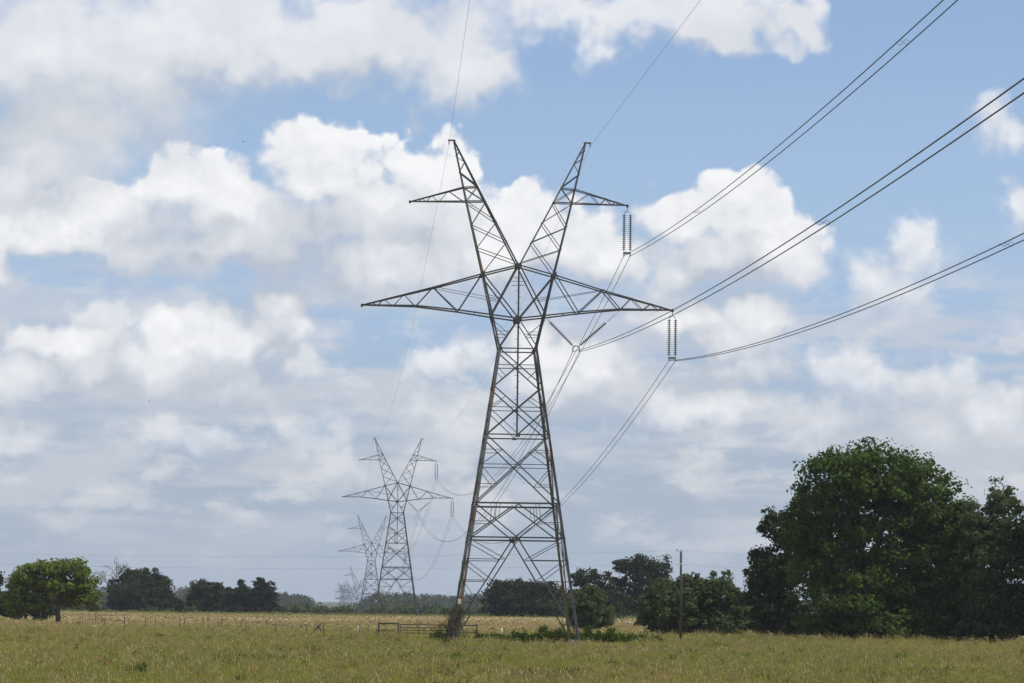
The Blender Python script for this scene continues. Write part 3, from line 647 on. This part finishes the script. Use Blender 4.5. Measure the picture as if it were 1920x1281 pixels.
tree_px('bush_tree', 'round grey green bush tree seen right beside the rusty pylon leg', 1108, 1184,
  [(1106,1126,36,32),(1086,1150,26,26),(1122,1152,30,26),(1106,1165,34,16)], L_MID, Y=360, leaf=0.25, clump=0.65, per=42, fill=3.0, trunk_r=0.2, seed=20, group=GM, stems=2, hidden_trunk=0.2)
tree_px('oak_tree', 'dark broad tree seen through the pylon legs, nearer the vine covered leg', 945, 1156,
  [(940,1108,34,20),(974,1102,30,16),(928,1132,26,22),(965,1130,36,24)], L_DARK, Y=700, leaf=0.45, clump=1.2, per=38, fill=3.0, trunk_r=0.35, seed=21, group=GM)
tree_px('oak_tree', 'dark broad tree seen through the pylon legs, nearer the bush tree', 1022, 1157,
  [(1018,1108,32,22),(1044,1126,26,26),(998,1132,34,22),(1030,1140,34,16)], L_DARK, Y=695, leaf=0.45, clump=1.2, per=38, fill=3.0, trunk_r=0.35, seed=22, group=GM)
tree_px('oak_tree', 'bright green spreading oak on short trunk at the edge of the field', 110, 1168,
  [(50,1084,36,24),(85,1066,40,17),(125,1066,42,17),(160,1088,28,26),(100,1096,60,18),(30,1112,24,28),(170,1120,20,20),(132,1124,34,14),(60,1128,34,16),(25,1146,18,12)], L_BRIGHT, leaf=0.27, clump=0.9, per=52, fill=2.8, trunk_r=0.3, seed=23, group=GL, up=0.6)
tree_px('oak_tree', 'low dark tree hanging under the bright oak', 48, 1163,
  [(45,1138,40,20),(78,1148,26,13),(15,1140,22,22)], L_DARK, Y=425, leaf=0.34, clump=0.8, per=36, fill=2.6, trunk_r=0.22, seed=24, group=GL)
tree_px('oak_tree', 'dark tree cut off by the picture edge behind the bright oak', -8, 1150,
  [(-12,1095,22,26),(-8,1130,24,24)], L_DARK, Y=520, leaf=0.4, clump=1.0, per=36, fill=2.6, trunk_r=0.3, seed=25, group=GL)
tree_px('oak_tree', 'broad dark domed tree with the bare tree behind it', 262, 1146,
  [(262,1086,42,22),(234,1102,32,26),(298,1106,28,26),(262,1116,58,26),(225,1130,26,16),(308,1128,22,14)], L_DARK, Y=762, leaf=0.48, clump=1.3, per=40, fill=3.0, trunk_r=0.45, seed=26, group=GL)
tree_px('oak_tree', 'low dark rounded tree next to the two cedars', 392, 1148,
  [(384,1108,30,17),(416,1116,26,20),(368,1122,20,22),(400,1130,38,17)], L_DARK, Y=762, leaf=0.48, clump=1.2, per=38, fill=3.0, trunk_r=0.35, seed=27, group=GL)
def cedar_px(label, bx, by, Y, lob, seed):
    return tree_px('cedar_tree', label, bx, by, lob, L_CEDAR, Y=Y, leaf=0.4, clump=0.75, per=26, fill=3.0, trunk_r=0.25, seed=seed, group=GL, up=0.5, hidden_trunk=0.5, edge=1.8)
cedar_px('dark cedar with jagged top, touching the low rounded tree', 458, 1148, 760,
  [(452,1093,4,8),(455,1104,10,11),(449,1113,15,11),(463,1118,16,13),(455,1130,24,13),(447,1140,18,9),(470,1140,18,9)], 31)
cedar_px('broad dark cedar with leaning top, standing at the end of its row', 496, 1148, 755,
  [(487,1089,5,7),(478,1094,4,6),(493,1098,13,11),(503,1108,14,13),(485,1113,17,13),(500,1124,22,14),(486,1130,20,12),(505,1139,17,9),(488,1142,22,8)], 32)
cedar_px('tiny dark cedar in the gap between two big dark trees', 340, 1150, 720, [(340,1129,3,5),(340,1137,6,6),(340,1145,8,5)], 33)
cedar_px('small dark cedar beside the bright oak', 175, 1150, 700, [(174,1124,4,6),(175,1133,7,8),(176,1143,9,7)], 34)
def bare_tree(label, bx, by, Y, hpx, seed):
    r = np.random.default_rng(seed); g = at(bx, by, Y); g[2] = 0.0; H = hpx * Y / FPX; root = empty('bare_tree', tuple(g)); big, fine = [], []
    def grow(p, d, L, rad, lev):
        q_ = p + d * L; (big if lev < 2 else fine).append((crook(p, q_, r, 4, 0.05), np.maximum(np.linspace(rad, rad * 0.6, 4), 0.035)))
        if lev == 5: return
        for _ in range(3 if lev < 4 else 2): grow(q_ if r.random() < 0.6 else p + d * L * r.uniform(0.55, 0.9), unit(d + r.normal(size=3) * 0.5 + np.array([0, 0, 0.12])), L * r.uniform(0.6, 0.82), rad * 0.55, lev + 1)
    grow(np.array([0, 0, -0.2]), unit(np.array([-0.05, 0, 1.0])), H * 0.36, 0.3, 0)
    v, f = tube_net(big, 5); mesh_np('trunk', v, f, M_GREYBARK, root, smooth=True)
    v, f = tube_net(fine, 4); tag(mesh_np('twigs', v, f, M_GREYBARK, root), kind='stuff')
    tag(root, label, 'tree', GL)
bare_tree('leafless grey tree standing behind the broad dark tree', 216, 1148, 790, 104, 43)

# far woods: nobody could count these
def blob_wood(name, pts, hs, leafmat, leaf, per, seed):
    r = np.random.default_rng(seed); n = len(pts); idx = np.repeat(np.arange(n), per)
    d = unit(r.normal(size=(len(idx), 3))) * (r.uniform(0.2, 1, len(idx)) ** 0.4)[:, None]
    d[:, 2] = np.abs(d[:, 2])
    pos = pts[idx] + d * hs[idx][:, None] * np.array([0.62, 0.62, 1.0]); v, f = leaf_cards(pos, leaf, r, 0.5)
    return tag(mesh_np(name, v, f, leafmat), kind='stuff')
r = np.random.default_rng(51)
P_, H_ = [], []
for Yr in (1960, 2010, 2060, 2110, 2160, 2210, 2260, 2320, 2390, 2470):
    X = np.arange(-560, 520, 6.5) + r.normal(size=len(np.arange(-560, 520, 6.5))) * 2; Yv = Yr + r.normal(size=len(X)) * 12
    xl = PYLON[0] + (Yv - PYLON[1]) * math.tan(AZ_LINE) - 9; ok = (X < xl - 13) | (X > xl + 5)
    hh = (9.6 + 2.2 * np.sin(X * 0.021 + 0.6) + 1.3 * np.sin(X * 0.057)) * r.uniform(0.82, 1.12, len(X))
    P_.append(np.stack([X, Yv, ground_z(X, Yv)], 1)[ok]); H_.append(hh[ok])
blob_wood('forest', np.concatenate(P_), np.concatenate(H_), L_FAR, 1.15, 130, 52)
P_, H_ = [], []
for Yr, h0 in ((775, 2.2), (800, 2.6), (840, 3.2), (900, 4.0), (980, 5.0), (1080, 7.0)):
    xx = np.arange(-190, 160, 2.6 * Yr / 800); X = xx + r.normal(size=len(xx)); Yv = Yr + r.normal(size=len(X)) * 9
    hh = h0 * (0.85 + 0.3 * np.sin(X * 0.11 + Yr)) * r.uniform(0.6, 1.2, len(X))
    P_.append(np.stack([X, Yv, ground_z(X, Yv)], 1)); H_.append(hh)
blob_wood('undergrowth', np.concatenate(P_), np.concatenate(H_), L_SCRUB, 0.55, 150, 53)

# ------------------------------------------------------------------ vines at the pylon
def vine_heap(name, label, spans, seed, Y=243.0):
    r = np.random.default_rng(seed); root = empty(name, tuple(at(spans[0][0], 1203, Y) * np.array([1, 1, 0]))); o0 = np.array(root.location); cs = []
    for (x0, x1, h) in spans:
        a, b_ = at(x0, 1203, Y)[0], at(x1, 1203, Y)[0]; n = int((b_ - a) * 26)
        t = r.uniform(0, 1, n); hh = h * (0.6 + 0.25 * np.sin(t * 9 + seed) + 0.25 * np.sin(t * 23)) * np.sqrt(np.clip(4 * t * (1 - t), 0.05, 1))
        cs.append(np.stack([a + (b_ - a) * t, Y + r.normal(size=n) * 0.55, hh * r.uniform(0.25, 1, n) ** 0.6], 1))
    cs = np.concatenate(cs); idx = np.repeat(np.arange(len(cs)), 34)
    pos = cs[idx] + r.normal(size=(len(idx), 3)) * np.array([0.17, 0.17, 0.12]); pos = pos[pos[:, 2] > 0.03]
    v, f = leaf_cards(pos, 0.12, r, 0.5, 1.2); mesh_np('leaves', v - o0, f, L_VINE, root)
    st = [(crook(np.array([c[0] + r.normal() * 0.4, c[1], 0.0]), c, r, 4, 0.15), np.full(4, 0.012)) for c in cs[::14]]
    v, f = tube_net(st, 4); tag(mesh_np('stems', v - o0, f, M_VINE, root), kind='stuff')
    tag(root, label, 'vine', 'vines along the old fence')
vine_heap('vine_thicket', 'leafy green vine heap around the rear pylon legs', [(945, 1010, 1.0), (985, 1085, 1.2), (1030, 1095, 1.1)], 61)
vine_heap('vine_thicket', 'leafy green vine heap just right of the rusty pylon leg', [(1080, 1150, 1.3), (1125, 1190, 1.1)], 62, 244.0)
vine_heap('vine_thicket', 'low thin vine patch trailing towards the wooden pole', [(1188, 1240, 0.85)], 63, 245.0)
vine_heap('vine_thicket', 'small vine patch by the gate end post', [(896, 945, 0.5)], 64, 256.0)
vine_heap('vine_thicket', 'small green bush at the foot of the pipe gate', [(812, 838, 1.1)], 65, 250.0)
def dead_vine(sx, sy, label, seed):
    r = np.random.default_rng(seed); root = empty('dead_vine', tuple(pylon_pos(0) + AD * sx * 4.5 + LD * sy * 4.5)); root.rotation_euler.z = RZ; segs = []
    for _ in range(230):
        a = r.uniform(0, 2 * math.pi); rad = abs(r.normal()) * 0.30 + 0.06; z0 = r.uniform(0, 1.8); h = r.uniform(0.5, 1.5)
        n = 6; t = np.linspace(0, 1, n); a_ = a + t * r.normal() * 1.2; rr = rad * (1 - 0.35 * t) * (1 + 0.25 * r.normal(size=n))
        zz = np.minimum(z0 + h * t + r.normal(size=n) * 0.06, 2.7); lean = -sx * 0.148 * zz
        segs.append((np.stack([rr * np.cos(a_) + lean, rr * np.sin(a_) + 0.148 * zz * -sy, zz], 1), np.linspace(0.016, 0.007, n)))
    v, f = tube_net(segs, 4); tag(mesh_np('tangled_stems', v, f, M_VINE, root), kind='stuff')
    n = 220; c = np.stack([r.normal(size=n) * 0.55, r.normal(size=n) * 0.5, np.abs(r.normal(size=n)) * 0.45], 1); c2 = np.stack([0.5 + r.normal(size=60) * 0.18, r.normal(size=60) * 0.2, 2.3 + r.normal(size=60) * 0.15], 1)
    v, f = leaf_cards(np.concatenate([c, c2]), 0.11, r, 0.4, 1.2); mesh_np('leaves', v, f, L_VINE, root); tag(root, label, 'vine')
dead_vine(-1, -1, 'grey tangle of dead vine wrapped round the near pylon leg', 66)
dead_vine(-1, 1, 'dark tangle of dead vine behind the near vine covered pylon leg', 67)

# ------------------------------------------------------------------ gate, fences, wooden pole
def pipe_gate():
    Y = 259.0; X = lambda px: float(at(px, 1190, Y)[0]); base = (X(709), Y, 0.0)
    e = empty('pipe_brace', base)
    for px in (710, 747): rod('post', [(X(px) - base[0], 0, -0.3), (X(px) - base[0], 0, 1.27)], 0.075, M_PIPE, e, 8)
    for z_ in (1.2,): rod('rail', [(0, 0, z_), (X(747) - base[0], 0, z_)], 0.06, M_PIPE, e, 8)
    rod('rail', [(0, 0, 0.62), (X(747) - base[0], 0, 0.62)], 0.03, M_PIPE, e)
    tag(e, 'rusty pipe brace of two posts and top rail beside the gate', 'fence')
    b2 = (X(751), Y, 0.0); e = empty('pipe_gate', b2); L_ = X(846) - b2[0]
    for z_ in (1.13, 0.9, 0.68, 0.46): rod('rail', [(0, 0, z_), (L_, 0, z_)], 0.028 if z_ < 1.1 else 0.035, M_PIPE, e)
    for t in (0.0, 0.36, 0.74, 1.0): rod('upright', [(L_ * t, 0, 0.25), (L_ * t, 0, 1.14)], 0.028, M_PIPE, e)
    rod('latch', [(L_ * 0.26, 0, 1.14), (L_ * 0.26, 0, 1.24), (L_ * 0.42, 0, 1.22), (L_ * 0.42, 0, 1.12)], 0.02, M_PIPE, e)
    tag(e, 'low rusty pipe farm gate with thin rails beside the vine covered leg', 'gate')
    b3 = (X(850), Y - 0.6, 0.0); e = empty('pipe_brace', b3); L_ = X(894) - b3[0]
    rod('post', [(L_, 0, -0.3), (L_, 0, 1.22)], 0.075, M_PIPE, e, 8); rod('post', [(0, 0, -0.3), (0, 0, 1.2)], 0.075, M_PIPE, e, 8)
    rod('rail', [(0, 0, 1.12), (L_, 0, 1.12)], 0.055, M_PIPE, e, 8); rod('rail', [(0, 0, 0.55), (L_, 0, 0.55)], 0.03, M_PIPE, e)
    tag(e, 'rusty pipe brace running from the vine covered leg to its end post', 'fence')
pipe_gate()
def post_vf(h, r_, lean, r):
    top = np.array([lean[0], lean[1], h]); return sweep([(0, 0, -0.3), top * 0.5, top], circ(r_, 6), (0.2, 0.1, 1), [1.05, 1.0, 0.9])
def wire_fence(name, label, spots, hs, wires, seed, rad=0.05):
    r = np.random.default_rng(seed); root = empty(name, tuple(spots[0])); o0 = np.array(spots[0])
    for p, h in zip(spots, hs):
        v, f = post_vf(h, rad * r.uniform(0.7, 1.3), r.normal(size=2) * 0.05 * h, r); o = mesh_np('post', v, f, M_POST, root, smooth=True); o.location = np.array(p) - o0
    for z_ in wires:
        pts = [np.array(p) - o0 + np.array([0, -0.05, z_]) for p in spots]; rod('barbed_wire', pts, 0.006, M_POST, root, 4)
    tag(root, label, 'fence'); return root
fx = np.array([40, 75, 125, 150, 154, 174, 179, 193, 197, 234, 242, 273, 291, 307, 337, 345, 353, 382, 389.5, 409, 416, 426, 452, 462, 466, 499, 517, 529.5, 546, 574, 588, 607, 640, 672, 690])
spots = []
for x in fx:
    d = ray(x, 1167.5 + (x - 125) * 31.0 / 584); t = -EYE / d[2]; spots.append((d[0] * t, d[1] * t, 0.0))
hs = [1.0 + 0.22 * math.sin(i * 2.3) for i in range(len(fx))]; hs[18] = 1.5
wire_fence('wire_fence', 'old barbed wire fence of uneven grey posts crossing the field', spots, hs, (0.5, 0.8, 1.05), 71, 0.036)
Yf = 738.0
wire_fence('wire_fence', 'thin distant wire fence in front of the far trees', [(x, Yf + 0.02 * x, 0.0) for x in np.arange(-96, 28, 3.6)], [1.3] * 35, (0.6, 1.0, 1.2), 72, 0.06)
def white_post(px, py, label, Y):
    p = at(px, py, Y); e = mesh_np('marker_post', *sweep([(0, 0, -0.2), (0.02, 0, 0.9), (0.02, 0, 0.95)], circ(0.075, 8), (1, 0, 0), [1, 1, 0.7]), M_WHITE, smooth=True); e.location = (p[0], Y, 0); tag(e, label, 'post', 'white posts')
white_post(671, 1190, 'short white post in the grass beyond the pipe brace', 262.0)
white_post(939.5, 1195, 'short white post between the gate and the vine heap', 257.0)
p0, p1 = at(899, 1195, 258.2), at(939, 1195, 257.2)
sg = empty('fallen_post', (float(px_ground(595, 1189)[0]), float(px_ground(595, 1189)[1]), 0)); 
mesh_np('log', *sweep([(-0.5, 0, 0.0), (0.0, 0.1, 0.55), (0.35, 0.1, 1.0)], circ(0.10, 7), (0, 1, 0), [1.1, 1, 0.8]), M_POST, sg, smooth=True)
mesh_np('log', *sweep([(0.55, 0.1, -0.1), (0.25, 0, 0.45), (0.05, 0, 0.8)], circ(0.08, 7), (0, 1, 0), [1.1, 1, 0.8]), M_POST, sg, smooth=True)
tag(sg, 'two grey fence posts fallen against each other', 'post')
fg = empty('far_gate', tuple(at(599, 1156, 700) * np.array([1, 1, 0])))
for x_ in (0.0, 1.85): rod('post', [(x_, 0, -0.2), (x_, 0, 1.25)], 0.09, M_PIPE, fg)
for z_ in (1.2, 0.25): rod('rail', [(0, 0, z_), (1.85, 0, z_)], 0.07, M_PIPE, fg)
tag(fg, 'small dark pipe frame standing at the far side of the field', 'fence')
# wooden pole and its two wires
pp = at(1276, 1200, 263.0); pole = empty('utility_pole', (pp[0], 263.0, 0.0))
rod('shaft', [(0, 0, -0.4), (0.0, 0, 3.5), (-0.02, 0, 7.2)], 0.14, M_WOOD, pole, 10, [0.85, 0.75, 0.65])
rod('pin_bracket', [(-0.34, 0, 7.27), (0.02, 0, 7.25)], 0.02, M_FIT, pole)
v, f = lathe([(0.0, 0.14), (0.035, 0.13), (0.05, 0.06), (0.04, 0.02), (0.05, 0.0), (0.02, -0.03), (0.0, -0.03)], 8); v = v * 0.9
o = mesh_np('pin_insulator', v, f, M_PORC, pole, smooth=True); o.location = (-0.34, 0, 7.33)
o = mesh_np('pin_insulator', v, f, M_PORC, pole, smooth=True); o.location = (0.0, 0, 7.24)
o = mesh_np('spool_insulator', v, f, M_WHITE, pole, smooth=True); o.location = (0.0, -0.16, 6.2)
tag(pole, 'weathered wooden utility pole standing in the grass beside the low trees', 'pole')
def line2(z_c, zl, zr, sag, label):
    cpt = np.array([pp[0], 262.84, z_c]); a = at(-420, 1040, 338); b_ = at(2250, 1040, 350); a[2], b_[2] = zl, zr; pts = []
    for u, w, n in ((a, cpt, 40), (cpt, b_, 30)):
        for t in np.linspace(0, 1, n)[:-1]: q_ = u + (w - u) * t; q_[2] -= 4 * sag * t * (1 - t); pts.append(q_)
    pts.append(b_); v, f = sweep(pts, circ(0.0045, 5), (0, 0.1, 1)); tag(mesh_np('overhead_wire', v, f, M_WIRE, smooth=True), label, 'wire', 'wires on the wooden pole')
line2(7.32, 8.1, 8.6, 0.85, 'thin wire carried by the top of the wooden pole')
line2(6.2, 7.0, 7.4, 0.8, 'thin wire fixed below the top of the wooden pole')
# two birds on the wing
def bird(px, py, Y, yaw, label):
    bv, bf = sweep([(0, -0.16, 0), (0, -0.06, 0.01), (0, 0.06, 0.01), (0, 0.15, 0.02)], circ(0.05, 8), (0, 0, 1), [0.25, 1.0, 0.9, 0.35])
    o = empty('bird', tuple(at(px, py, Y)), yaw); mesh_np('body', bv, bf, M_BIRD, o, smooth=True)
    for s in (-1, 1):
        w = np.array([(0.02, -0.05, 0.02), (0.02, 0.06, 0.02), (0.17, 0.08, 0.09), (0.33, 0.0, 0.05), (0.17, -0.03, 0.09)]) * np.array([s, 1, 1]); w2 = w - np.array([0, 0, 0.012])
        mesh_np('wing', np.concatenate([w, w2]), [(0, 1, 2, 3, 4), (9, 8, 7, 6, 5)] + [(i, (i + 1) % 5, (i + 1) % 5 + 5, i + 5) for i in range(5)], M_BIRD, o)
    tag(o, label, 'bird', 'birds in the sky')
bird(456, 266, 520.0, 0.5, 'tiny dark bird in the blue gap of the upper clouds')
bird(280, 752, 560.0, 1.1, 'tiny dark bird in front of the lower clouds')

# ------------------------------------------------------------------ meadow grass: scattered tufts
protos = bpy.data.collections.new('meadow_tufts')
def proto(o):
    for c in list(o.users_collection): c.objects.unlink(o)
    protos.objects.link(o); return o
def tuft(name, n, hlo, hhi, spread, w, seed, lean=0.35, seed_heads=0, flower=None, fsize=0.05, mats=None):
    r = np.random.default_rng(seed); V, F, MI = [], [], []
    def addq(q_, mi):
        k = len(V); V.extend(q_); F.append(tuple(range(k, k + len(q_)))); MI.append(mi)
    for i in range(n):
        a = r.uniform(0, 6.28); d = np.array([math.cos(a), math.sin(a), 0]); s = np.array([-d[1], d[0], 0])
        p = d * spread * math.sqrt(r.random()) ; h = r.uniform(hlo, hhi); ln = abs(r.normal()) * lean * h; ww = w * r.uniform(0.6, 1.4); d2 = unit(d + r.normal(size=3) * np.array([0.8, 0.8, 0]))
        m_ = p + d2 * ln * 0.35 + np.array([0, 0, h * 0.6]); t_ = p + d2 * ln + np.array([0, 0, h * (1 - 0.25 * (ln / h))])
        addq([p - s * ww, p + s * ww, m_ + s * ww * 0.7, m_ - s * ww * 0.7], 0); addq([m_ - s * ww * 0.7, m_ + s * ww * 0.7, t_], 0)
        if i < seed_heads:
            e = t_ + np.array([0, 0, 0.02]); 
            for b_ in (s, d): addq([e - b_ * 0.012 - [0, 0, 0.05], e + b_ * 0.012 - [0, 0, 0.05], e + b_ * 0.016 + [0, 0, 0.03], e + d2 * 0.03 + [0, 0, 0.1]], 1)
        if flower and i < flower:
            e = t_ + np.array([0, 0, 0.01])
            for j in range(6):
                b0 = j * 1.047; u = np.array([math.cos(b0), math.sin(b0), 0.3]) * fsize; x_ = np.array([-math.sin(b0), math.cos(b0), 0]) * fsize * 0.5
                addq([e, e + u * 0.6 + x_, e + u, e + u * 0.6 - x_], 1)
    o = mesh_np(name, V, F, None, link=False)
    for m_ in (mats or [M_GRASS, M_SEED]): o.data.materials.append(m_)
    o.data.polygons.foreach_set('material_index', np.array(MI, np.int32)); protos.objects.link(o); return o
kinds = [tuft('tuft_a', 34, 0.25, 0.5, 0.40, 0.010, 1), tuft('tuft_b', 34, 0.3, 0.62, 0.38, 0.009, 2, 0.5), tuft('tuft_c', 28, 0.35, 0.72, 0.36, 0.008, 3, 0.25, 10),
         tuft('tuft_d', 30, 0.2, 0.42, 0.45, 0.012, 4, 0.6), tuft('tuft_e', 24, 0.4, 0.8, 0.34, 0.008, 5, 0.3, 14),
         tuft('tuft_f', 22, 0.25, 0.5, 0.36, 0.010, 6, 0.3, 0, 3, 0.085, [M_GRASS, M_FLW]), tuft('tuft_g', 22, 0.25, 0.5, 0.36, 0.010, 7, 0.3, 0, 6, 0.07, [M_GRASS, M_FLY]),
         tuft('tuft_h', 20, 0.3, 0.5, 0.3, 0.010, 8, 0.3, 0, 5, 0.1, [M_GRASS, M_FLR]), tuft('tuft_i', 40, 0.25, 0.6, 0.3, 0.028, 9, 0.7, 0, None, 0.05, [M_WEED, M_SEED]), tuft('tuft_j', 13, 0.5, 0.85, 0.28, 0.014, 10, 0.35, 13, None, 0.05, [M_STRAW, M_SEED])]
r = np.random.default_rng(81); PT, IX, SC = [], [], []
for y0, y1, dens_, sc0 in ((96, 150, 4.2, 1.0), (150, 200, 3.2, 1.05), (200, 262, 2.2, 1.1), (262, 330, 1.1, 1.15), (330, 460, 1.1, 1.0), (460, 600, 0.7, 0.9), (600, 742, 0.45, 0.9)):
    wd = 0.19 * (y0 + y1) / 2 + 6; n = int((y1 - y0) * 2 * wd * dens_)
    Y = r.uniform(y0, y1, n); X = r.uniform(-1, 1, n) * (0.19 * Y + 6)
    k = r.choice(10, n, p=[0.27, 0.22, 0.14, 0.215, 0.083, 0.018, 0.009, 0.0, 0.03, 0.015])
    weedy = (np.sin(X * 0.23 + 1.7 * np.sin(Y * 0.06)) * np.sin(Y * 0.11 - X * 0.05) > 0.55) & (r.random(n) < 0.12) & (Y < 280); k[weedy] = 8
    red = (X < -9) & (Y < 165) & (r.random(n) < 0.012); k[red] = 7
    patch = 0.5 + 0.5 * np.sin(X * 0.31 + 2 * np.sin(Y * 0.05)) * np.sin(Y * 0.17 + X * 0.09)
    hs_ = sc0 * r.uniform(0.45, 1.0, n) * (0.72 + 0.5 * patch)
    foot = np.hypot(X - 0.4 + (Y - 235) * 0.054, Y - 228) ; hs_[(np.abs(X) < 8) & (Y > 222) & (Y < 262)] *= 0.6; hs_[(Y > 300) & (Y < 690)] *= 0.62
    PT.append(np.stack([X, Y, ground_z(X, Y) - 0.02], 1)); IX.append(k); SC.append(hs_)
PT = np.concatenate(PT); IX = np.concatenate(IX); SC = np.concatenate(SC)
gm = bpy.data.meshes.new('meadow_grass'); gm.vertices.add(len(PT)); gm.vertices.foreach_set('co', PT.astype(np.float32).ravel())
for nm, ty, dat in (('kind_index', 'INT', IX.astype(np.int32)), ('tuft_scale', 'FLOAT', SC.astype(np.float32)), ('turn', 'FLOAT', r.uniform(0, 6.28, len(PT)).astype(np.float32))):
    a = gm.attributes.new(nm, ty, 'POINT'); a.data.foreach_set('value', dat)
go = bpy.data.objects.new('meadow_grass', gm); col0.objects.link(go); tag(go, kind='stuff')
ng = bpy.data.node_groups.new('scatter_tufts', 'GeometryNodeTree')
ng.interface.new_socket('Geometry', in_out='INPUT', socket_type='NodeSocketGeometry'); ng.interface.new_socket('Geometry', in_out='OUTPUT', socket_type='NodeSocketGeometry')
gi = ng.nodes.new('NodeGroupInput'); gout = ng.nodes.new('NodeGroupOutput'); ci = ng.nodes.new('GeometryNodeCollectionInfo'); ci.inputs[0].default_value = protos
ci.inputs['Separate Children'].default_value = True; ci.inputs['Reset Children'].default_value = True
ip = ng.nodes.new('GeometryNodeInstanceOnPoints'); ip.inputs['Pick Instance'].default_value = True
def named(nm, ty):
    n = ng.nodes.new('GeometryNodeInputNamedAttribute'); n.data_type = ty; n.inputs[0].default_value = nm; return n.outputs[0]
cx = ng.nodes.new('ShaderNodeCombineXYZ'); ng.links.new(named('turn', 'FLOAT'), cx.inputs[2])
e2r = ng.nodes.new('FunctionNodeEulerToRotation'); ng.links.new(cx.outputs[0], e2r.inputs[0])
ng.links.new(gi.outputs[0], ip.inputs['Points']); ng.links.new(ci.outputs[0], ip.inputs['Instance']); ng.links.new(named('kind_index', 'INT'), ip.inputs['Instance Index'])
ng.links.new(e2r.outputs[0], ip.inputs['Rotation']); ng.links.new(named('tuft_scale', 'FLOAT'), ip.inputs['Scale']); ng.links.new(ip.outputs[0], gout.inputs[0])
go.modifiers.new('scatter', 'NODES').node_group = ng

# ------------------------------------------------------------------ the air
hv, hf = box_vf((0, 5000, 22), (16000, 11000, 90)); hz = mesh_np('haze', hv, hf, None)
m, b = mat('haze_air'); vol = b.n.new('ShaderNodeVolumePrincipled'); vol.inputs['Color'].default_value = c4(0.80, 0.87, 0.97); vol.inputs['Density'].default_value = 0.000075
vol.inputs['Anisotropy'].default_value = 0.2
o = b.n.new('ShaderNodeOutputMaterial'); b.l.new(vol.outputs[0], o.inputs['Volume']); hz.data.materials.append(m); tag(hz, kind='stuff')
